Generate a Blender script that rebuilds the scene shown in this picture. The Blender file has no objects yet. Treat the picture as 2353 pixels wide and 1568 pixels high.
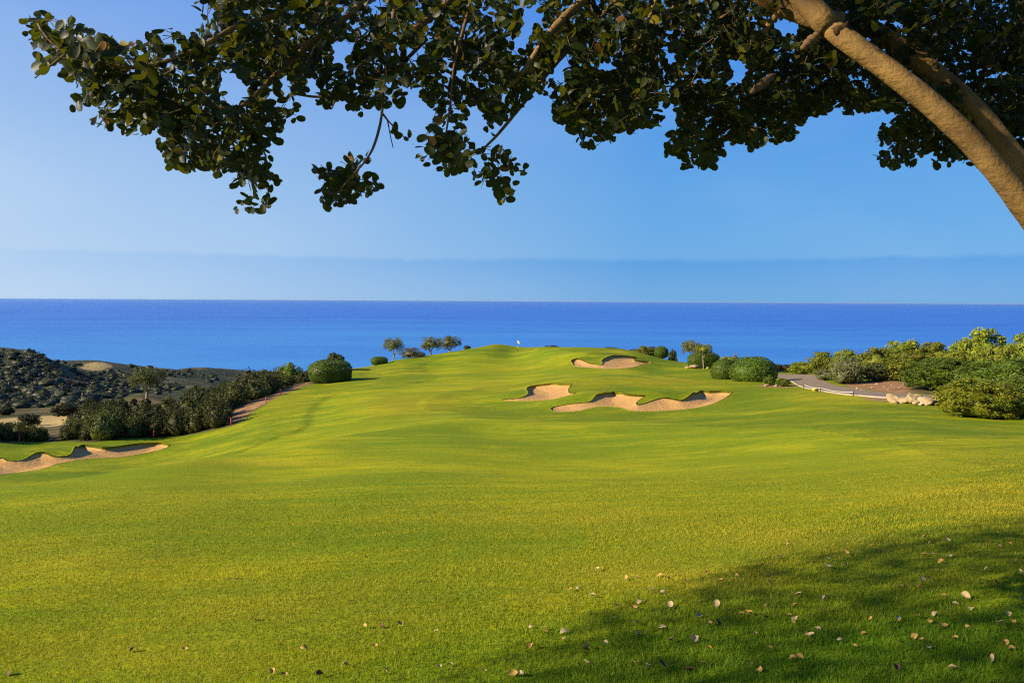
import bpy, math, random
import numpy as np
from mathutils import Matrix, Vector
from mathutils.geometry import delaunay_2d_cdt

# ------------------------------------------------------------------ camera, sky, sun, exposure
SC = bpy.context.scene
COL = SC.collection
RNG = np.random.default_rng(7)
FPX, CX, CY = 1828.0, 1176.0, 784.0          # focal length and centre of the photo in its 2352 x 1568 view
EYE = np.array([0.0, 0.0, 1.65])
PITCH, ROLL = math.radians(-2.944), math.radians(0.341)
cam_d = bpy.data.cameras.new('camera')
cam_d.lens = 36.0 * FPX / 2352.0
cam_d.sensor_width = 36.0
cam_d.clip_start, cam_d.clip_end = 0.05, 200000.0
cam = bpy.data.objects.new('camera', cam_d)
COL.objects.link(cam)
CAMR = Matrix.Rotation(math.pi / 2 + PITCH, 3, 'X') @ Matrix.Rotation(ROLL, 3, 'Z')
cam.matrix_world = Matrix.Translation(EYE) @ CAMR.to_4x4()
SC.camera = cam
R_ = np.array(CAMR)

SUN_EL, SUN_AZ = math.radians(27.0), math.radians(-107.0)     # azimuth from +Y towards +X
SUN = np.array([math.sin(SUN_AZ) * math.cos(SUN_EL), math.cos(SUN_AZ) * math.cos(SUN_EL), math.sin(SUN_EL)])
sun_d = bpy.data.lights.new('sun', 'SUN')
sun_d.energy, sun_d.angle, sun_d.color = 5.0, math.radians(0.5), (1.0, 0.86, 0.62)
sun = bpy.data.objects.new('sun', sun_d)
COL.objects.link(sun)
sun.rotation_euler = Vector(SUN).to_track_quat('Z', 'Y').to_euler()

SC.view_settings.view_transform = 'Standard'
SC.view_settings.look = 'None'
SC.view_settings.gamma = 1.0
SC.view_settings.use_curve_mapping = False
SC.view_settings.exposure = 1.0
SC.cycles.use_denoising = False
SC.cycles.filter_width = 1.2
SC.cycles.sample_clamp_indirect = 4.0
SC.cycles.max_bounces = 6
SC.cycles.transparent_max_bounces = 8

world = bpy.data.worlds.new('World')
SC.world = world
world.use_nodes = True
wn, wl = world.node_tree.nodes, world.node_tree.links
wn.clear()
def wnode(t, **kw):
    n = wn.new(t)
    for k, v in kw.items():
        setattr(n, k, v)
    return n
def wmath(op, a, b=None, c=None, clamp=False):
    n = wnode('ShaderNodeMath', operation=op, use_clamp=clamp)
    for i, v in enumerate((a, b, c)):
        if v is None:
            continue
        if isinstance(v, (int, float)):
            n.inputs[i].default_value = v
        else:
            wl.new(v, n.inputs[i])
    return n.outputs[0]
sky = wnode('ShaderNodeTexSky', sky_type='NISHITA', sun_disc=False)
sky.sun_elevation, sky.sun_rotation = SUN_EL, SUN_AZ
sky.altitude, sky.air_density, sky.dust_density, sky.ozone_density = 80.0, 1.0, 0.4, 4.0
tc = wnode('ShaderNodeTexCoord')
DIRV = tc.outputs['Generated']
sep = wnode('ShaderNodeSeparateXYZ')
wl.new(DIRV, sep.inputs[0])
ELEV = sep.outputs[2]
def wnoise(scale, detail, stretch=(1, 1, 1)):
    mp = wnode('ShaderNodeMapping'); mp.inputs['Scale'].default_value = stretch
    wl.new(DIRV, mp.inputs[0])
    n = wnode('ShaderNodeTexNoise'); n.inputs['Scale'].default_value, n.inputs['Detail'].default_value = scale, detail
    wl.new(mp.outputs[0], n.inputs['Vector'])
    return n.outputs[0]
def wmix(f, a, b, blend='MIX'):
    n = wnode('ShaderNodeMix', data_type='RGBA', blend_type=blend)
    for k, v in ((0, f), (6, a), (7, b)):
        if isinstance(v, (int, float, tuple)): n.inputs[k].default_value = v
        else: wl.new(v, n.inputs[k])
    return n.outputs[2]
# clear maritime air: deeper blue with height, paler towards the sun's side
ramp = wnode('ShaderNodeValToRGB')
el = ramp.color_ramp.elements
el[0].position, el[0].color = 0.0, (0.085, 0.285, 0.56, 1)
el[1].position, el[1].color = 1.0, (0.020, 0.10, 0.36, 1)
for p_, c_ in ((0.14, (0.070, 0.255, 0.56, 1)), (0.36, (0.030, 0.170, 0.58, 1))):
    e_ = el.new(p_); e_.color = c_
wl.new(wmath('MAXIMUM', ELEV, 0.0), ramp.inputs[0])
air = wmix(1.0, ramp.outputs[0], (10.0, 10.0, 10.0, 1), 'MULTIPLY')
air = wmix(0.12, air, sky.outputs[0])
dotn = wnode('ShaderNodeVectorMath', operation='DOT_PRODUCT')
wl.new(DIRV, dotn.inputs[0]); dotn.inputs[1].default_value = (SUN[0], SUN[1], 0.0)
sidef = wmath('MULTIPLY_ADD', dotn.outputs['Value'], 1.5, 0.60, clamp=True)
lowf = wmath('SUBTRACT', 1.0, wmath('MULTIPLY', ELEV, 2.3, clamp=True), clamp=True)
veil = wmath('MULTIPLY', wmath('MULTIPLY', sidef, lowf), wmath('ADD', 0.45, wmath('MULTIPLY', wnoise(1.6, 5.0, (1, 1, 2.5)), 0.8)), clamp=True)
air = wmix(veil, air, (4.5, 5.5, 6.7, 1))
thin = wmath('MULTIPLY', wmath('SUBTRACT', wnoise(1.9, 6.0, (1.3, 1.3, 4.0)), 0.50, clamp=True), 0.6, clamp=True)
air = wmix(thin, air, (3.6, 4.9, 6.6, 1))
# a low bank of sea mist lying on the horizon all the way round
top = wmath('ADD', wmath('MULTIPLY', wmath('SUBTRACT', wnoise(30.0, 7.0), 0.5), 0.010), wmath('MULTIPLY', wmath('SUBTRACT', wnoise(3.0, 2.0), 0.5), 0.010))
edge = wmath('SUBTRACT', wmath('ADD', top, 0.0535), ELEV)
bank = wmath('DIVIDE', edge, 0.0055, clamp=True)
fade = wmath('MULTIPLY_ADD', wmath('DIVIDE', ELEV, 0.054, clamp=True), 0.75, 0.15)
bfac = wmath('MULTIPLY', fade, wmath('SUBTRACT', 1.0, wmath('MULTIPLY', sidef, 0.75)))
air = wmix(wmath('MULTIPLY', bank, bfac, clamp=True), air, (0.62, 0.80, 0.97, 1), 'MULTIPLY')
bg = wnode('ShaderNodeBackground')
bg.inputs['Strength'].default_value = 0.070
wl.new(air, bg.inputs['Color'])
wo = wnode('ShaderNodeOutputWorld')
wl.new(bg.outputs[0], wo.inputs[0])

# ------------------------------------------------------------------ pixels <-> rays
def ray(px, py):
    px, py = np.atleast_1d(np.asarray(px, float)), np.atleast_1d(np.asarray(py, float))
    d = np.stack([(px - CX) / FPX, -(py - CY) / FPX, -np.ones_like(px)], -1)
    return d @ R_.T
def at(px, py, Y):
    d = ray(px, py)
    return EYE + d * (np.atleast_1d(Y) / d[:, 1])[:, None]
def proj(P):
    q = (np.asarray(P, float).reshape(-1, 3) - EYE) @ R_
    zz = np.minimum(q[:, 2], -1e-3)
    return np.stack([CX - FPX * q[:, 0] / zz, CY + FPX * q[:, 1] / zz], -1)

# ------------------------------------------------------------------ object helpers
def tag(o, label=None, cat=None, group=None, kind=None):
    if label: o['label'] = label
    if cat: o['category'] = cat
    if group: o['group'] = group
    if kind: o['kind'] = kind
    return o
def mesh_np(name, V, faces, attrs=None, smooth=False):
    """faces: one (n,k) index array or a list of them"""
    if not isinstance(faces, (list, tuple)):
        faces = [faces]
    faces = [np.asarray(f, np.int32) for f in faces if len(f)]
    V = np.asarray(V, np.float32)
    me = bpy.data.meshes.new(name)
    nl = sum(f.size for f in faces); nf = sum(len(f) for f in faces)
    me.vertices.add(len(V)); me.vertices.foreach_set('co', V.ravel())
    me.loops.add(nl); me.polygons.add(nf)
    me.loops.foreach_set('vertex_index', np.concatenate([f.ravel() for f in faces]))
    tot = np.concatenate([np.full(len(f), f.shape[1], np.int32) for f in faces])
    st = np.concatenate([[0], np.cumsum(tot)[:-1]]).astype(np.int32)
    me.polygons.foreach_set('loop_start', st)
    if smooth:
        me.polygons.foreach_set('use_smooth', np.ones(nf, bool))
    for k, v in (attrs or {}).items():
        a = me.attributes.new(k, 'FLOAT', 'POINT')
        a.data.foreach_set('value', np.asarray(v, np.float32))
    me.update(calc_edges=True)
    me.validate()
    return me
def obj(name, me, mat=None, parent=None, loc=None, rotz=0.0, scale=None):
    o = bpy.data.objects.new(name, me)
    COL.objects.link(o)
    if mat is not None and me is not None and len(me.materials) == 0:
        me.materials.append(mat)
    if parent is not None:
        o.parent = parent
    if loc is not None:
        o.location = loc
    o.rotation_euler = (0, 0, rotz)
    if scale is not None:
        o.scale = scale if hasattr(scale, '__len__') else (scale,) * 3
    return o
def copy_tree(o, parent=None):
    c = o.copy(); COL.objects.link(c); c.parent = parent
    for ch in list(o.children):
        copy_tree(ch, c)
    return c
def tube(path, radii, seg=8, cap=True, wob=0.0, rng=None):
    path = np.asarray(path, float); n = len(path)
    radii = np.broadcast_to(np.asarray(radii, float), (n,))
    tan = np.gradient(path, axis=0); tan /= np.linalg.norm(tan, axis=1)[:, None] + 1e-9
    ref = np.array([0, 0, 1.0]) if abs(tan[0, 2]) < 0.9 else np.array([1.0, 0, 0])
    V = []
    nrm = np.cross(tan[0], ref); nrm /= np.linalg.norm(nrm)
    for i in range(n):
        nrm = nrm - tan[i] * nrm.dot(tan[i]); nrm /= np.linalg.norm(nrm) + 1e-9
        b = np.cross(tan[i], nrm)
        a = np.arange(seg) * 2 * math.pi / seg
        r = radii[i] * (1 + (rng.normal(0, wob, seg) if wob else 0))
        V.append(path[i] + (np.cos(a) * r)[:, None] * nrm + (np.sin(a) * r)[:, None] * b)
    V = np.concatenate(V)
    i, k = np.meshgrid(np.arange(n - 1), np.arange(seg), indexing='ij')
    a0 = i * seg + k; a1 = i * seg + (k + 1) % seg
    F = np.stack([a0, a1, a1 + seg, a0 + seg], -1).reshape(-1, 4)
    Fs = [F]
    if cap:
        V = np.concatenate([V, path[:1], path[-1:]])
        k = np.arange(seg)
        Fs.append(np.stack([np.full(seg, n * seg), (k + 1) % seg, k], -1))
        e = (n - 1) * seg
        Fs.append(np.stack([np.full(seg, n * seg + 1), e + k, e + (k + 1) % seg], -1))
    return V, Fs
def join(parts):
    """parts: list of (V, faces or [faces]) -> V, [faces by size]"""
    Vs, by, off = [], {}, 0
    for V, F in parts:
        Vs.append(V)
        for f in (F if isinstance(F, (list, tuple)) else [F]):
            if len(f):
                by.setdefault(f.shape[1], []).append(np.asarray(f) + off)
        off += len(V)
    return np.concatenate(Vs), [np.concatenate(v) for v in by.values()]
def smooth_path(pts, n, closed=False):
    P = np.asarray(pts, float); m = len(P)
    if closed:
        Q = np.concatenate([P[-1:], P, P[:2]])
        segs = m
    else:
        Q = np.concatenate([2 * P[:1] - P[1:2], P, 2 * P[-1:] - P[-2:-1]])
        segs = m - 1
    t = np.linspace(0, segs, n, endpoint=not closed)
    i = np.minimum(t.astype(int), segs - 1); f = (t - i)[:, None]
    p0, p1, p2, p3 = Q[i], Q[i + 1], Q[i + 2], Q[i + 3]
    return 0.5 * (2 * p1 + (p2 - p0) * f + (2 * p0 - 5 * p1 + 4 * p2 - p3) * f ** 2 + (3 * p1 - p0 - 3 * p2 + p3) * f ** 3)
def resample(P, step, closed=True):
    Q = np.concatenate([P, P[:1]]) if closed else P
    s = np.concatenate([[0], np.cumsum(np.linalg.norm(np.diff(Q, axis=0), axis=1))])
    n = max(4, int(round(s[-1] / step)))
    t = np.linspace(0, s[-1], n, endpoint=not closed)
    return np.stack([np.interp(t, s, Q[:, k]) for k in range(Q.shape[1])], -1)
def sdf(pts, poly):
    """signed distance to a closed polygon, positive inside"""
    out = np.empty(len(pts)); A = poly; B = np.roll(poly, -1, 0)
    d = B - A; dd = (d ** 2).sum(1) + 1e-12
    for s in range(0, len(pts), 20000):
        p = pts[s:s + 20000]
        ap = p[:, None] - A[None]
        t = np.clip((ap * d).sum(2) / dd, 0, 1)
        dist = np.sqrt((((ap - t[..., None] * d)) ** 2).sum(2).min(1))
        yc = (A[:, 1][None] > p[:, 1:2]) != (B[:, 1][None] > p[:, 1:2])
        xi = A[:, 0] + (p[:, 1:2] - A[:, 1]) * d[:, 0] / np.where(d[:, 1] == 0, 1e-12, d[:, 1])
        ins = (yc & (p[:, 0:1] < xi)).sum(1) % 2
        out[s:s + 20000] = np.where(ins == 1, dist, -dist)
    return out
def sstep(x, a, b):
    t = np.clip((x - a) / (b - a), 0, 1)
    return t * t * (3 - 2 * t)
def vnoise(x, y, seed=0):
    r = np.random.default_rng(seed)
    s = 0
    for k in range(10):
        a = r.uniform(0, 2 * math.pi); f = r.uniform(0.6, 1.7); p = r.uniform(0, 6.28)
        s = s + np.sin((x * math.cos(a) + y * math.sin(a)) * f + p)
    return s / 4.5

# ------------------------------------------------------------------ materials
def material(name, build, rough=0.8, spec=0.3):
    m = bpy.data.materials.new(name); m.use_nodes = True
    nt = m.node_tree; b = nt.nodes['Principled BSDF']
    b.inputs['Roughness'].default_value = rough
    b.inputs['Specular IOR Level'].default_value = spec
    build(NT(nt), b)
    return m
class NT:
    def __init__(s, nt): s.nt = nt; s.n = nt.nodes; s.l = nt.links
    def node(s, t, ins=None, **kw):
        n = s.n.new(t)
        for k, v in kw.items(): setattr(n, k, v)
        for k, v in (ins or {}).items():
            if hasattr(v, 'is_output') or isinstance(v, bpy.types.NodeSocket): s.l.new(v, n.inputs[k])
            else: n.inputs[k].default_value = v
        return n
    def attr(s, name): return s.node('ShaderNodeAttribute', attribute_name=name).outputs['Fac']
    def coord(s, which='Object'): return s.node('ShaderNodeTexCoord').outputs[which]
    def noise(s, vec, scale, detail=4, rough=0.55):
        return s.node('ShaderNodeTexNoise', {'Vector': vec, 'Scale': scale, 'Detail': detail, 'Roughness': rough}).outputs[0]
    def mapping(s, vec, scale):
        return s.node('ShaderNodeMapping', {'Vector': vec, 'Scale': scale}).outputs[0]
    def ramp(s, fac, a, b, c0=(0, 0, 0, 1), c1=(1, 1, 1, 1)):
        n = s.node('ShaderNodeMapRange', {'Value': fac, 'From Min': a, 'From Max': b})
        n.clamp = True
        return n.outputs[0]
    def math(s, op, a, b=0.0, clamp=False):
        n = s.node('ShaderNodeMath', {0: a, 1: b}, operation=op, use_clamp=clamp)
        return n.outputs[0]
    def mix(s, f, a, b, blend='MIX'):
        n = s.node('ShaderNodeMix', {0: f, 6: a, 7: b}, data_type='RGBA', blend_type=blend)
        return n.outputs[2]
    def bump(s, h, strength, dist):
        return s.node('ShaderNodeBump', {'Height': h, 'Strength': strength, 'Distance': dist}).outputs[0]
def rgb(r, g, b): return (r, g, b, 1.0)

GREEN, GREEN2 = rgb(0.130, 0.212, 0.004), rgb(0.320, 0.310, 0.006)
ROUGHG, DRYG = rgb(0.100, 0.165, 0.004), rgb(0.400, 0.300, 0.014)
def turf_mat(t, b):
    P = t.coord()
    st = t.mapping(P, (0.55, 1.25, 1.0))
    big = t.ramp(t.noise(st, 0.07, 4, 0.5), 0.36, 0.66)
    mid = t.ramp(t.noise(st, 0.45, 5, 0.6), 0.32, 0.70)
    fine = t.ramp(t.noise(P, 9.0, 4, 0.7), 0.25, 0.75)
    fine2 = t.ramp(t.noise(P, 45.0, 3, 0.7), 0.25, 0.75)
    fair = t.mix(t.math('ADD', t.math('MULTIPLY', big, 0.6), t.math('MULTIPLY', mid, 0.4), True), GREEN, GREEN2)
    ro = t.mix(t.math('ADD', t.math('MULTIPLY', mid, 0.30), t.math('MULTIPLY', fine, 0.30), True), ROUGHG, GREEN2)
    fleck = t.ramp(t.noise(t.mapping(P, (0.55, 1.7, 1.0)), 3.2, 5, 0.65), 0.50, 0.62)
    ro = t.mix(t.math('MULTIPLY', fleck, 0.55), ro, rgb(0.045, 0.085, 0.004))
    c = t.mix(t.attr('rough'), fair, ro)
    yel = t.math('MULTIPLY', t.attr('yel'), t.math('ADD', 0.55, t.math('MULTIPLY', fine, 0.6)), True)
    c = t.mix(yel, c, DRYG)
    c = t.mix(t.math('MULTIPLY', t.math('SUBTRACT', 1.0, fine2), 0.30), c, rgb(0.045, 0.075, 0.006))
    rot = t.node('ShaderNodeMapping', {'Vector': P, 'Rotation': (0.0, 0.0, -0.42), 'Scale': (0.40, 1.5, 1.0)}).outputs[0]
    s1 = t.ramp(t.noise(rot, 1.3, 5, 0.62), 0.36, 0.66); s2 = t.ramp(t.noise(rot, 7.0, 4, 0.65), 0.34, 0.68)
    rot0 = t.node('ShaderNodeMapping', {'Vector': P, 'Rotation': (0.0, 0.0, -0.42), 'Scale': (0.62, 0.95, 1.0)}).outputs[0]
    s0 = t.ramp(t.noise(rot0, 0.24, 5, 0.6), 0.34, 0.66)
    strk = t.math('ADD', t.math('MULTIPLY', s0, 0.48), t.math('ADD', t.math('MULTIPLY', s1, 0.26), t.math('MULTIPLY', s2, 0.26)))
    c = t.mix(t.math('MULTIPLY', t.math('SUBTRACT', 1.0, strk), 0.46), c, rgb(0.070, 0.120, 0.003))
    c = t.mix(t.math('MULTIPLY', t.ramp(strk, 0.45, 0.85), 0.60), c, rgb(0.40, 0.345, 0.008))
    spots = t.ramp(t.noise(t.mapping(P, (1.0, 2.2, 1.0)), 2.3, 2, 0.5), 0.715, 0.75)
    c = t.mix(t.math('MULTIPLY', spots, 0.75), c, rgb(0.03, 0.035, 0.006))
    # wild ground beyond the mown edge
    wn1 = t.ramp(t.noise(P, 0.11, 6, 0.65), 0.42, 0.6)
    wn2 = t.ramp(t.noise(P, 0.9, 5, 0.7), 0.4, 0.62)
    w = t.mix(wn1, rgb(0.036, 0.042, 0.012), rgb(0.19, 0.13, 0.062))
    w = t.mix(t.math('MULTIPLY', wn2, 0.7), w, rgb(0.035, 0.042, 0.015))
    c = t.mix(t.attr('wild'), c, w)
    dirt = t.mix(wn2, rgb(0.31, 0.175, 0.085), rgb(0.19, 0.10, 0.05))
    c = t.mix(t.attr('dirt'), c, dirt)
    straw = t.mix(fine, rgb(0.46, 0.33, 0.13), rgb(0.33, 0.23, 0.09))
    c = t.mix(t.attr('straw'), c, straw)
    t.l.new(c, b.inputs['Base Color'])
    h = t.math('ADD', t.math('MULTIPLY', t.noise(P, 2.2, 4, 0.65), t.math('ADD', 0.25, t.attr('rough'))), t.math('MULTIPLY', fine, 0.35))
    t.l.new(t.bump(h, 0.5, 0.06), b.inputs['Normal'])
M_TURF = material('turf', turf_mat, 0.95, 0.05)
def hill_mat(t, b):
    P = t.coord()
    n1 = t.ramp(t.noise(P, 0.035, 7, 0.68), 0.52, 0.64)
    n2 = t.ramp(t.noise(P, 0.16, 6, 0.7), 0.44, 0.58)
    n3 = t.ramp(t.noise(P, 0.5, 3, 0.6), 0.66, 0.72)
    earth = t.mix(t.noise(P, 0.3, 4), rgb(0.25, 0.17, 0.095), rgb(0.16, 0.115, 0.07))
    c = t.mix(n1, rgb(0.040, 0.046, 0.022), earth)
    c = t.mix(t.math('MULTIPLY', n2, 0.75), c, rgb(0.035, 0.042, 0.018))
    c = t.mix(t.math('MULTIPLY', n3, 0.6), c, rgb(0.5, 0.45, 0.38))
    straw = t.mix(t.noise(P, 0.8, 4), rgb(0.46, 0.33, 0.13), rgb(0.33, 0.23, 0.09))
    c = t.mix(t.attr('straw'), c, straw)
    t.l.new(c, b.inputs['Base Color'])
    t.l.new(t.bump(t.noise(P, 0.25, 6, 0.7), 1.0, 1.6), b.inputs['Normal'])
M_HILL = material('hill', hill_mat, 0.95, 0.1)
def sand_mat(t, b):
    P = t.coord()
    f = t.ramp(t.noise(P, 1.2, 5, 0.6), 0.3, 0.7)
    g = t.ramp(t.noise(P, 14.0, 4, 0.7), 0.3, 0.7)
    c = t.mix(f, rgb(0.53, 0.300, 0.100), rgb(0.42, 0.228, 0.074))
    c = t.mix(t.math('MULTIPLY', g, 0.25), c, rgb(0.33, 0.19, 0.085))
    t.l.new(c, b.inputs['Base Color'])
    w = t.node('ShaderNodeTexWave', {'Vector': P, 'Scale': 1.6, 'Distortion': 6.0, 'Detail': 2.0}).outputs['Fac']
    h = t.math('ADD', t.math('MULTIPLY', w, 0.06), t.noise(P, 3.0, 6, 0.7))
    t.l.new(t.bump(h, 0.6, 0.12), b.inputs['Normal'])
M_SAND = material('sand', sand_mat, 0.95, 0.1)
def sea_mat(t, b):
    P = t.coord()
    n = t.noise(t.mapping(P, (0.0012, 0.0035, 1)), 1.0, 5, 0.6)
    m = t.noise(t.mapping(P, (0.012, 0.05, 1)), 1.0, 4, 0.6)
    c = t.mix(t.ramp(n, 0.35, 0.7), rgb(0.026, 0.118, 0.45), rgb(0.038, 0.155, 0.47))
    c = t.mix(t.math('MULTIPLY', t.ramp(m, 0.4, 0.75), 0.35), c, rgb(0.022, 0.095, 0.40))
    dco = t.node('ShaderNodeVectorMath', {0: P, 1: (-420.0, 1000.0, -80.0)}, operation='DISTANCE').outputs['Value']
    shoal = t.math('MULTIPLY', t.math('SUBTRACT', 1.0, t.math('DIVIDE', dco, 2600.0, True), True), t.math('ADD', 0.0, n))
    c = t.mix(shoal, c, rgb(0.055, 0.26, 0.52))
    t.l.new(c, b.inputs['Base Color'])
    h = t.math('ADD', t.noise(t.mapping(P, (0.05, 0.14, 1)), 1.0, 6, 0.65), t.math('MULTIPLY', t.noise(t.mapping(P, (0.4, 0.9, 1)), 1.0, 3, 0.6), 0.25))
    t.l.new(t.bump(h, 0.8, 1.0), b.inputs['Normal'])
M_SEA = material('sea', sea_mat, 0.55, 0.18)

# ------------------------------------------------------------------ terrain: a height field through measured points
CTRL = [  # photo x, y, distance in metres
 (0,1568,4.4),(0,1400,5.8),(0,1300,7.5),(0,1220,10),(0,1182,13),(0,1150,18),(0,1132,29),(0,1106,37),(0,1090,42),(0,1050,52),(0,1014,60),
 (264,1290,7.3),(264,1180,11.5),(264,1112,20),(264,1092,33),(264,1080,41),(264,1040,53),(264,1009,62),(450,1075,23.5),(450,1056,40),(410,1001,66),
 (600,1568,4.1),(600,1300,7),(600,1180,11),(600,1110,17),(600,1063,25.5),(600,1040,37),(600,1012,47),(600,980,58),(600,945,70),(619,922,78),
 (713,882,96),(753,876.5,101),(720,1034,29),(720,1005,45),(740,930,70),(806,850,117),
 (850,1568,4),(850,1300,6.8),(850,1180,10.5),(850,1100,16.5),(850,1040,26),(850,1006,35.5),(850,985,46),(850,960,54),(850,930,64),(850,900,77),(850,880,90),(850,868,101),(850,853,113),(870,838.5,124),
 (910,827.5,130),(960,820,134),(1000,812.5,140),(1060,804,148),(1110,797,153),(1142,791.5,156),(1186,799.5,158),(1250,803.5,156),(1400,808.5,150),
 (1176,1568,3.9),(1176,1300,6.6),(1176,1180,10),(1176,1090,17),(1176,1030,27),(1176,991,37.5),(1176,966,48),(1176,946,56),(1176,900,72),(1176,878,85),(1176,855,99),(1176,830,121),(1176,809.5,140),
 (1000,989,37),(1000,960,52),(1000,920,66),(1000,880,87),(1000,845,113),
 (1500,1568,3.75),(1500,1300,6.3),(1500,1180,9.5),(1500,1090,16),(1500,1030,25),(1500,990,36),(1500,966,45),(1500,946,52.5),(1500,905,64),(1500,873,79),(1500,850,98),(1500,832,116),(1500,822,131),
 (1350,870,80),(1350,905,63),(1350,945,53.5),
 (1750,1568,3.6),(1750,1300,6),(1750,1180,9),(1750,1090,15),(1750,1030,23),(1750,980,35),(1750,940,47),(1750,905,59),(1750,883,70),(1760,869,82),(1600,846,104),(1580,838,118),(1640,870,83),
 (2000,1568,3.5),(2000,1300,5.7),(2000,1180,8.3),(2000,1100,12.5),(2000,1040,19),(2000,990,28),(2000,950,38),(2000,915,49),(2000,897,57),(2010,878,68),(1850,862,85),(1860,893,60),(1950,858,84),
 (2352,1568,3.4),(2352,1300,5.3),(2352,1190,7.4),(2352,1090,12),(2352,1020,20.5),(2352,976,32),(2352,940,42),(2352,905,54),(2180,930,45),(2180,908,53),(2200,880,66),(2352,870,66),
 # the slope and the valley on the left, the hills and the coast beyond
 (100,985,84),(200,975,80),(60,962,118),(170,955,128),(0,962,120),(330,950,90),(450,930,96),(560,900,100),(0,925,200),(150,918,205),(340,915,172),(240,930,150),
 (0,803,380),(-250,780,420),(63,810,385),(100,818,390),(0,860,300),(119,830,430),(100,880,290),(225,829,520),(180,860,400),(300,862,480),(315,841,590),(378,849,660),(476,851,760),(560,855,830),(640,858,850),(-300,1000,70),(-300,940,140),(-300,860,300),(-500,780,450),
]
EXTRA = [((px - 1176) / 1828.0 * y, y, z) for px, y, z in (   # photo x, distance, height: slope below the left edge
 (430,130,-16),(430,200,-25),(430,300,-35),(430,420,-43),(520,150,-18.5),(520,220,-27),(520,320,-37),(520,450,-48),(620,150,-18),(620,220,-28),(620,330,-43),(620,500,-64),(700,140,-15),(700,200,-26),(700,300,-45),(780,150,-16),(780,220,-32),(320,140,-15),(320,300,-34))] + [  # world x, y, z
 (0,0,0),(-3,0,-.2),(3,0,.15),(0,-8,.6),(-8,-4,-.3),(8,-4,.9),(-9,3,-.95),(10,5,.25),(20,14,-.1),(30,30,-1.3),(45,60,-3.2),(60,85,-5),(-22,12,-3.6),(-40,22,-7.0),(-70,40,-11),
 (60,130,-12),(40,130,-10.5),(85,170,-25),(120,260,-70),(150,400,-90),(220,300,-75),(140,120,-9),(60,200,-36),(90,400,-92),
 (-2,172,-12.5),(25,168,-12.5),(-20,160,-11.5),(8,190,-22),(0,240,-52),(0,330,-88),(40,330,-88),(-30,175,-18),(-45,150,-15),(-50,210,-38),(-60,300,-70),(40,150,-12),(50,115,-8.6),(30,190,-28),(-40,420,-90),
 (-130,480,-62),(-100,560,-84),(-170,620,-76),(-210,760,-84),(-300,1000,-90),(-420,900,-84),(-500,1000,-88),(-620,900,-80),(0,700,-92),(200,700,-92),(500,700,-92),(900,1000,-92),(0,1050,-92),(500,300,-60),(300,150,-14),(-700,700,-55),(-500,620,-50),(-350,560,-42),(-330,700,-70),(-230,560,-55),
]
def uw(x, y): return np.stack([4.2 * x / (y + 12.0), np.log(np.maximum(y + 12.0, 1.5))], -1)
cp = np.array([at(*c)[0] for c in CTRL])
cp = np.concatenate([cp, np.array(EXTRA, float)])
cq = uw(cp[:, 0], cp[:, 1])
def tpsk(r2): return 0.5 * r2 * np.log(r2 + 1e-12)
n_ = len(cq)
K = tpsk(((cq[:, None] - cq[None]) ** 2).sum(2)) + np.eye(n_) * 0.0004
Pm = np.concatenate([np.ones((n_, 1)), cq], 1)
A_ = np.zeros((n_ + 3, n_ + 3)); A_[:n_, :n_] = K; A_[:n_, n_:] = Pm; A_[n_:, :n_] = Pm.T
# heights are fitted in units of distance so that near and far points weigh alike in the picture
DW = cp[:, 1] + 12.0
coef = np.linalg.solve(A_, np.concatenate([(cp[:, 2] - 0.0) / DW, np.zeros(3)]))
def tps(x, y):
    x, y = np.asarray(x, float).ravel(), np.asarray(y, float).ravel()
    out = np.empty(len(x))
    for s in range(0, len(x), 20000):
        q = uw(x[s:s + 20000], y[s:s + 20000])
        k = tpsk(((q[:, None] - cq[None]) ** 2).sum(2))
        out[s:s + 20000] = k @ coef[:n_] + coef[n_] + q @ coef[n_ + 1:]
    return out * (y + 12.0)
CREST = np.array([at(x, y, Y)[0][:2] for x, y, Y in ((-200,1170,16.5),(0,1150,18),(230,1118,20),(450,1077,23.5),(600,1063,25.5),(716,1036,29),(874,1004,35),(954,993,37),(1033,988,38),(1165,991,38),(1330,1000,35))])
BUMPS = [(at(x, y, Y)[0][:2], r, h) for x, y, Y, r, h in ((1180,908,66,3,.35),(1480,912,60,2.6,.45),(1550,905,61,3,.45),(1330,917,60,2.6,.3),(1390,874,78,6,.45),(1600,876,77,7,.4),(1345,836,112,3.5,.4),(1480,826,122,4,.4),
    (20,1058,50,2.6,.4),(125,1048,53,2.6,.4),(1300,955,49,6,-.25),(1650,950,49,7,-.25),(700,1010,41,6,-.3),(1100,925,62,7,-.25),(1000,1040,25,5,.2),(1500,1060,20,5,-.2),(1750,1010,28,6,.22),(300,1060,43,5,-.2),(1250,850,102,9,-.3),(1050,860,96,8,.3))]
def line_dist(p, L):
    out = np.full(len(p), 1e9)
    for a, b in zip(L[:-1], L[1:]):
        d = b - a; t = np.clip(((p - a) @ d) / (d @ d), 0, 1)
        out = np.minimum(out, np.sqrt(((p - a - t[:, None] * d) ** 2).sum(1)))
    return out
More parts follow.
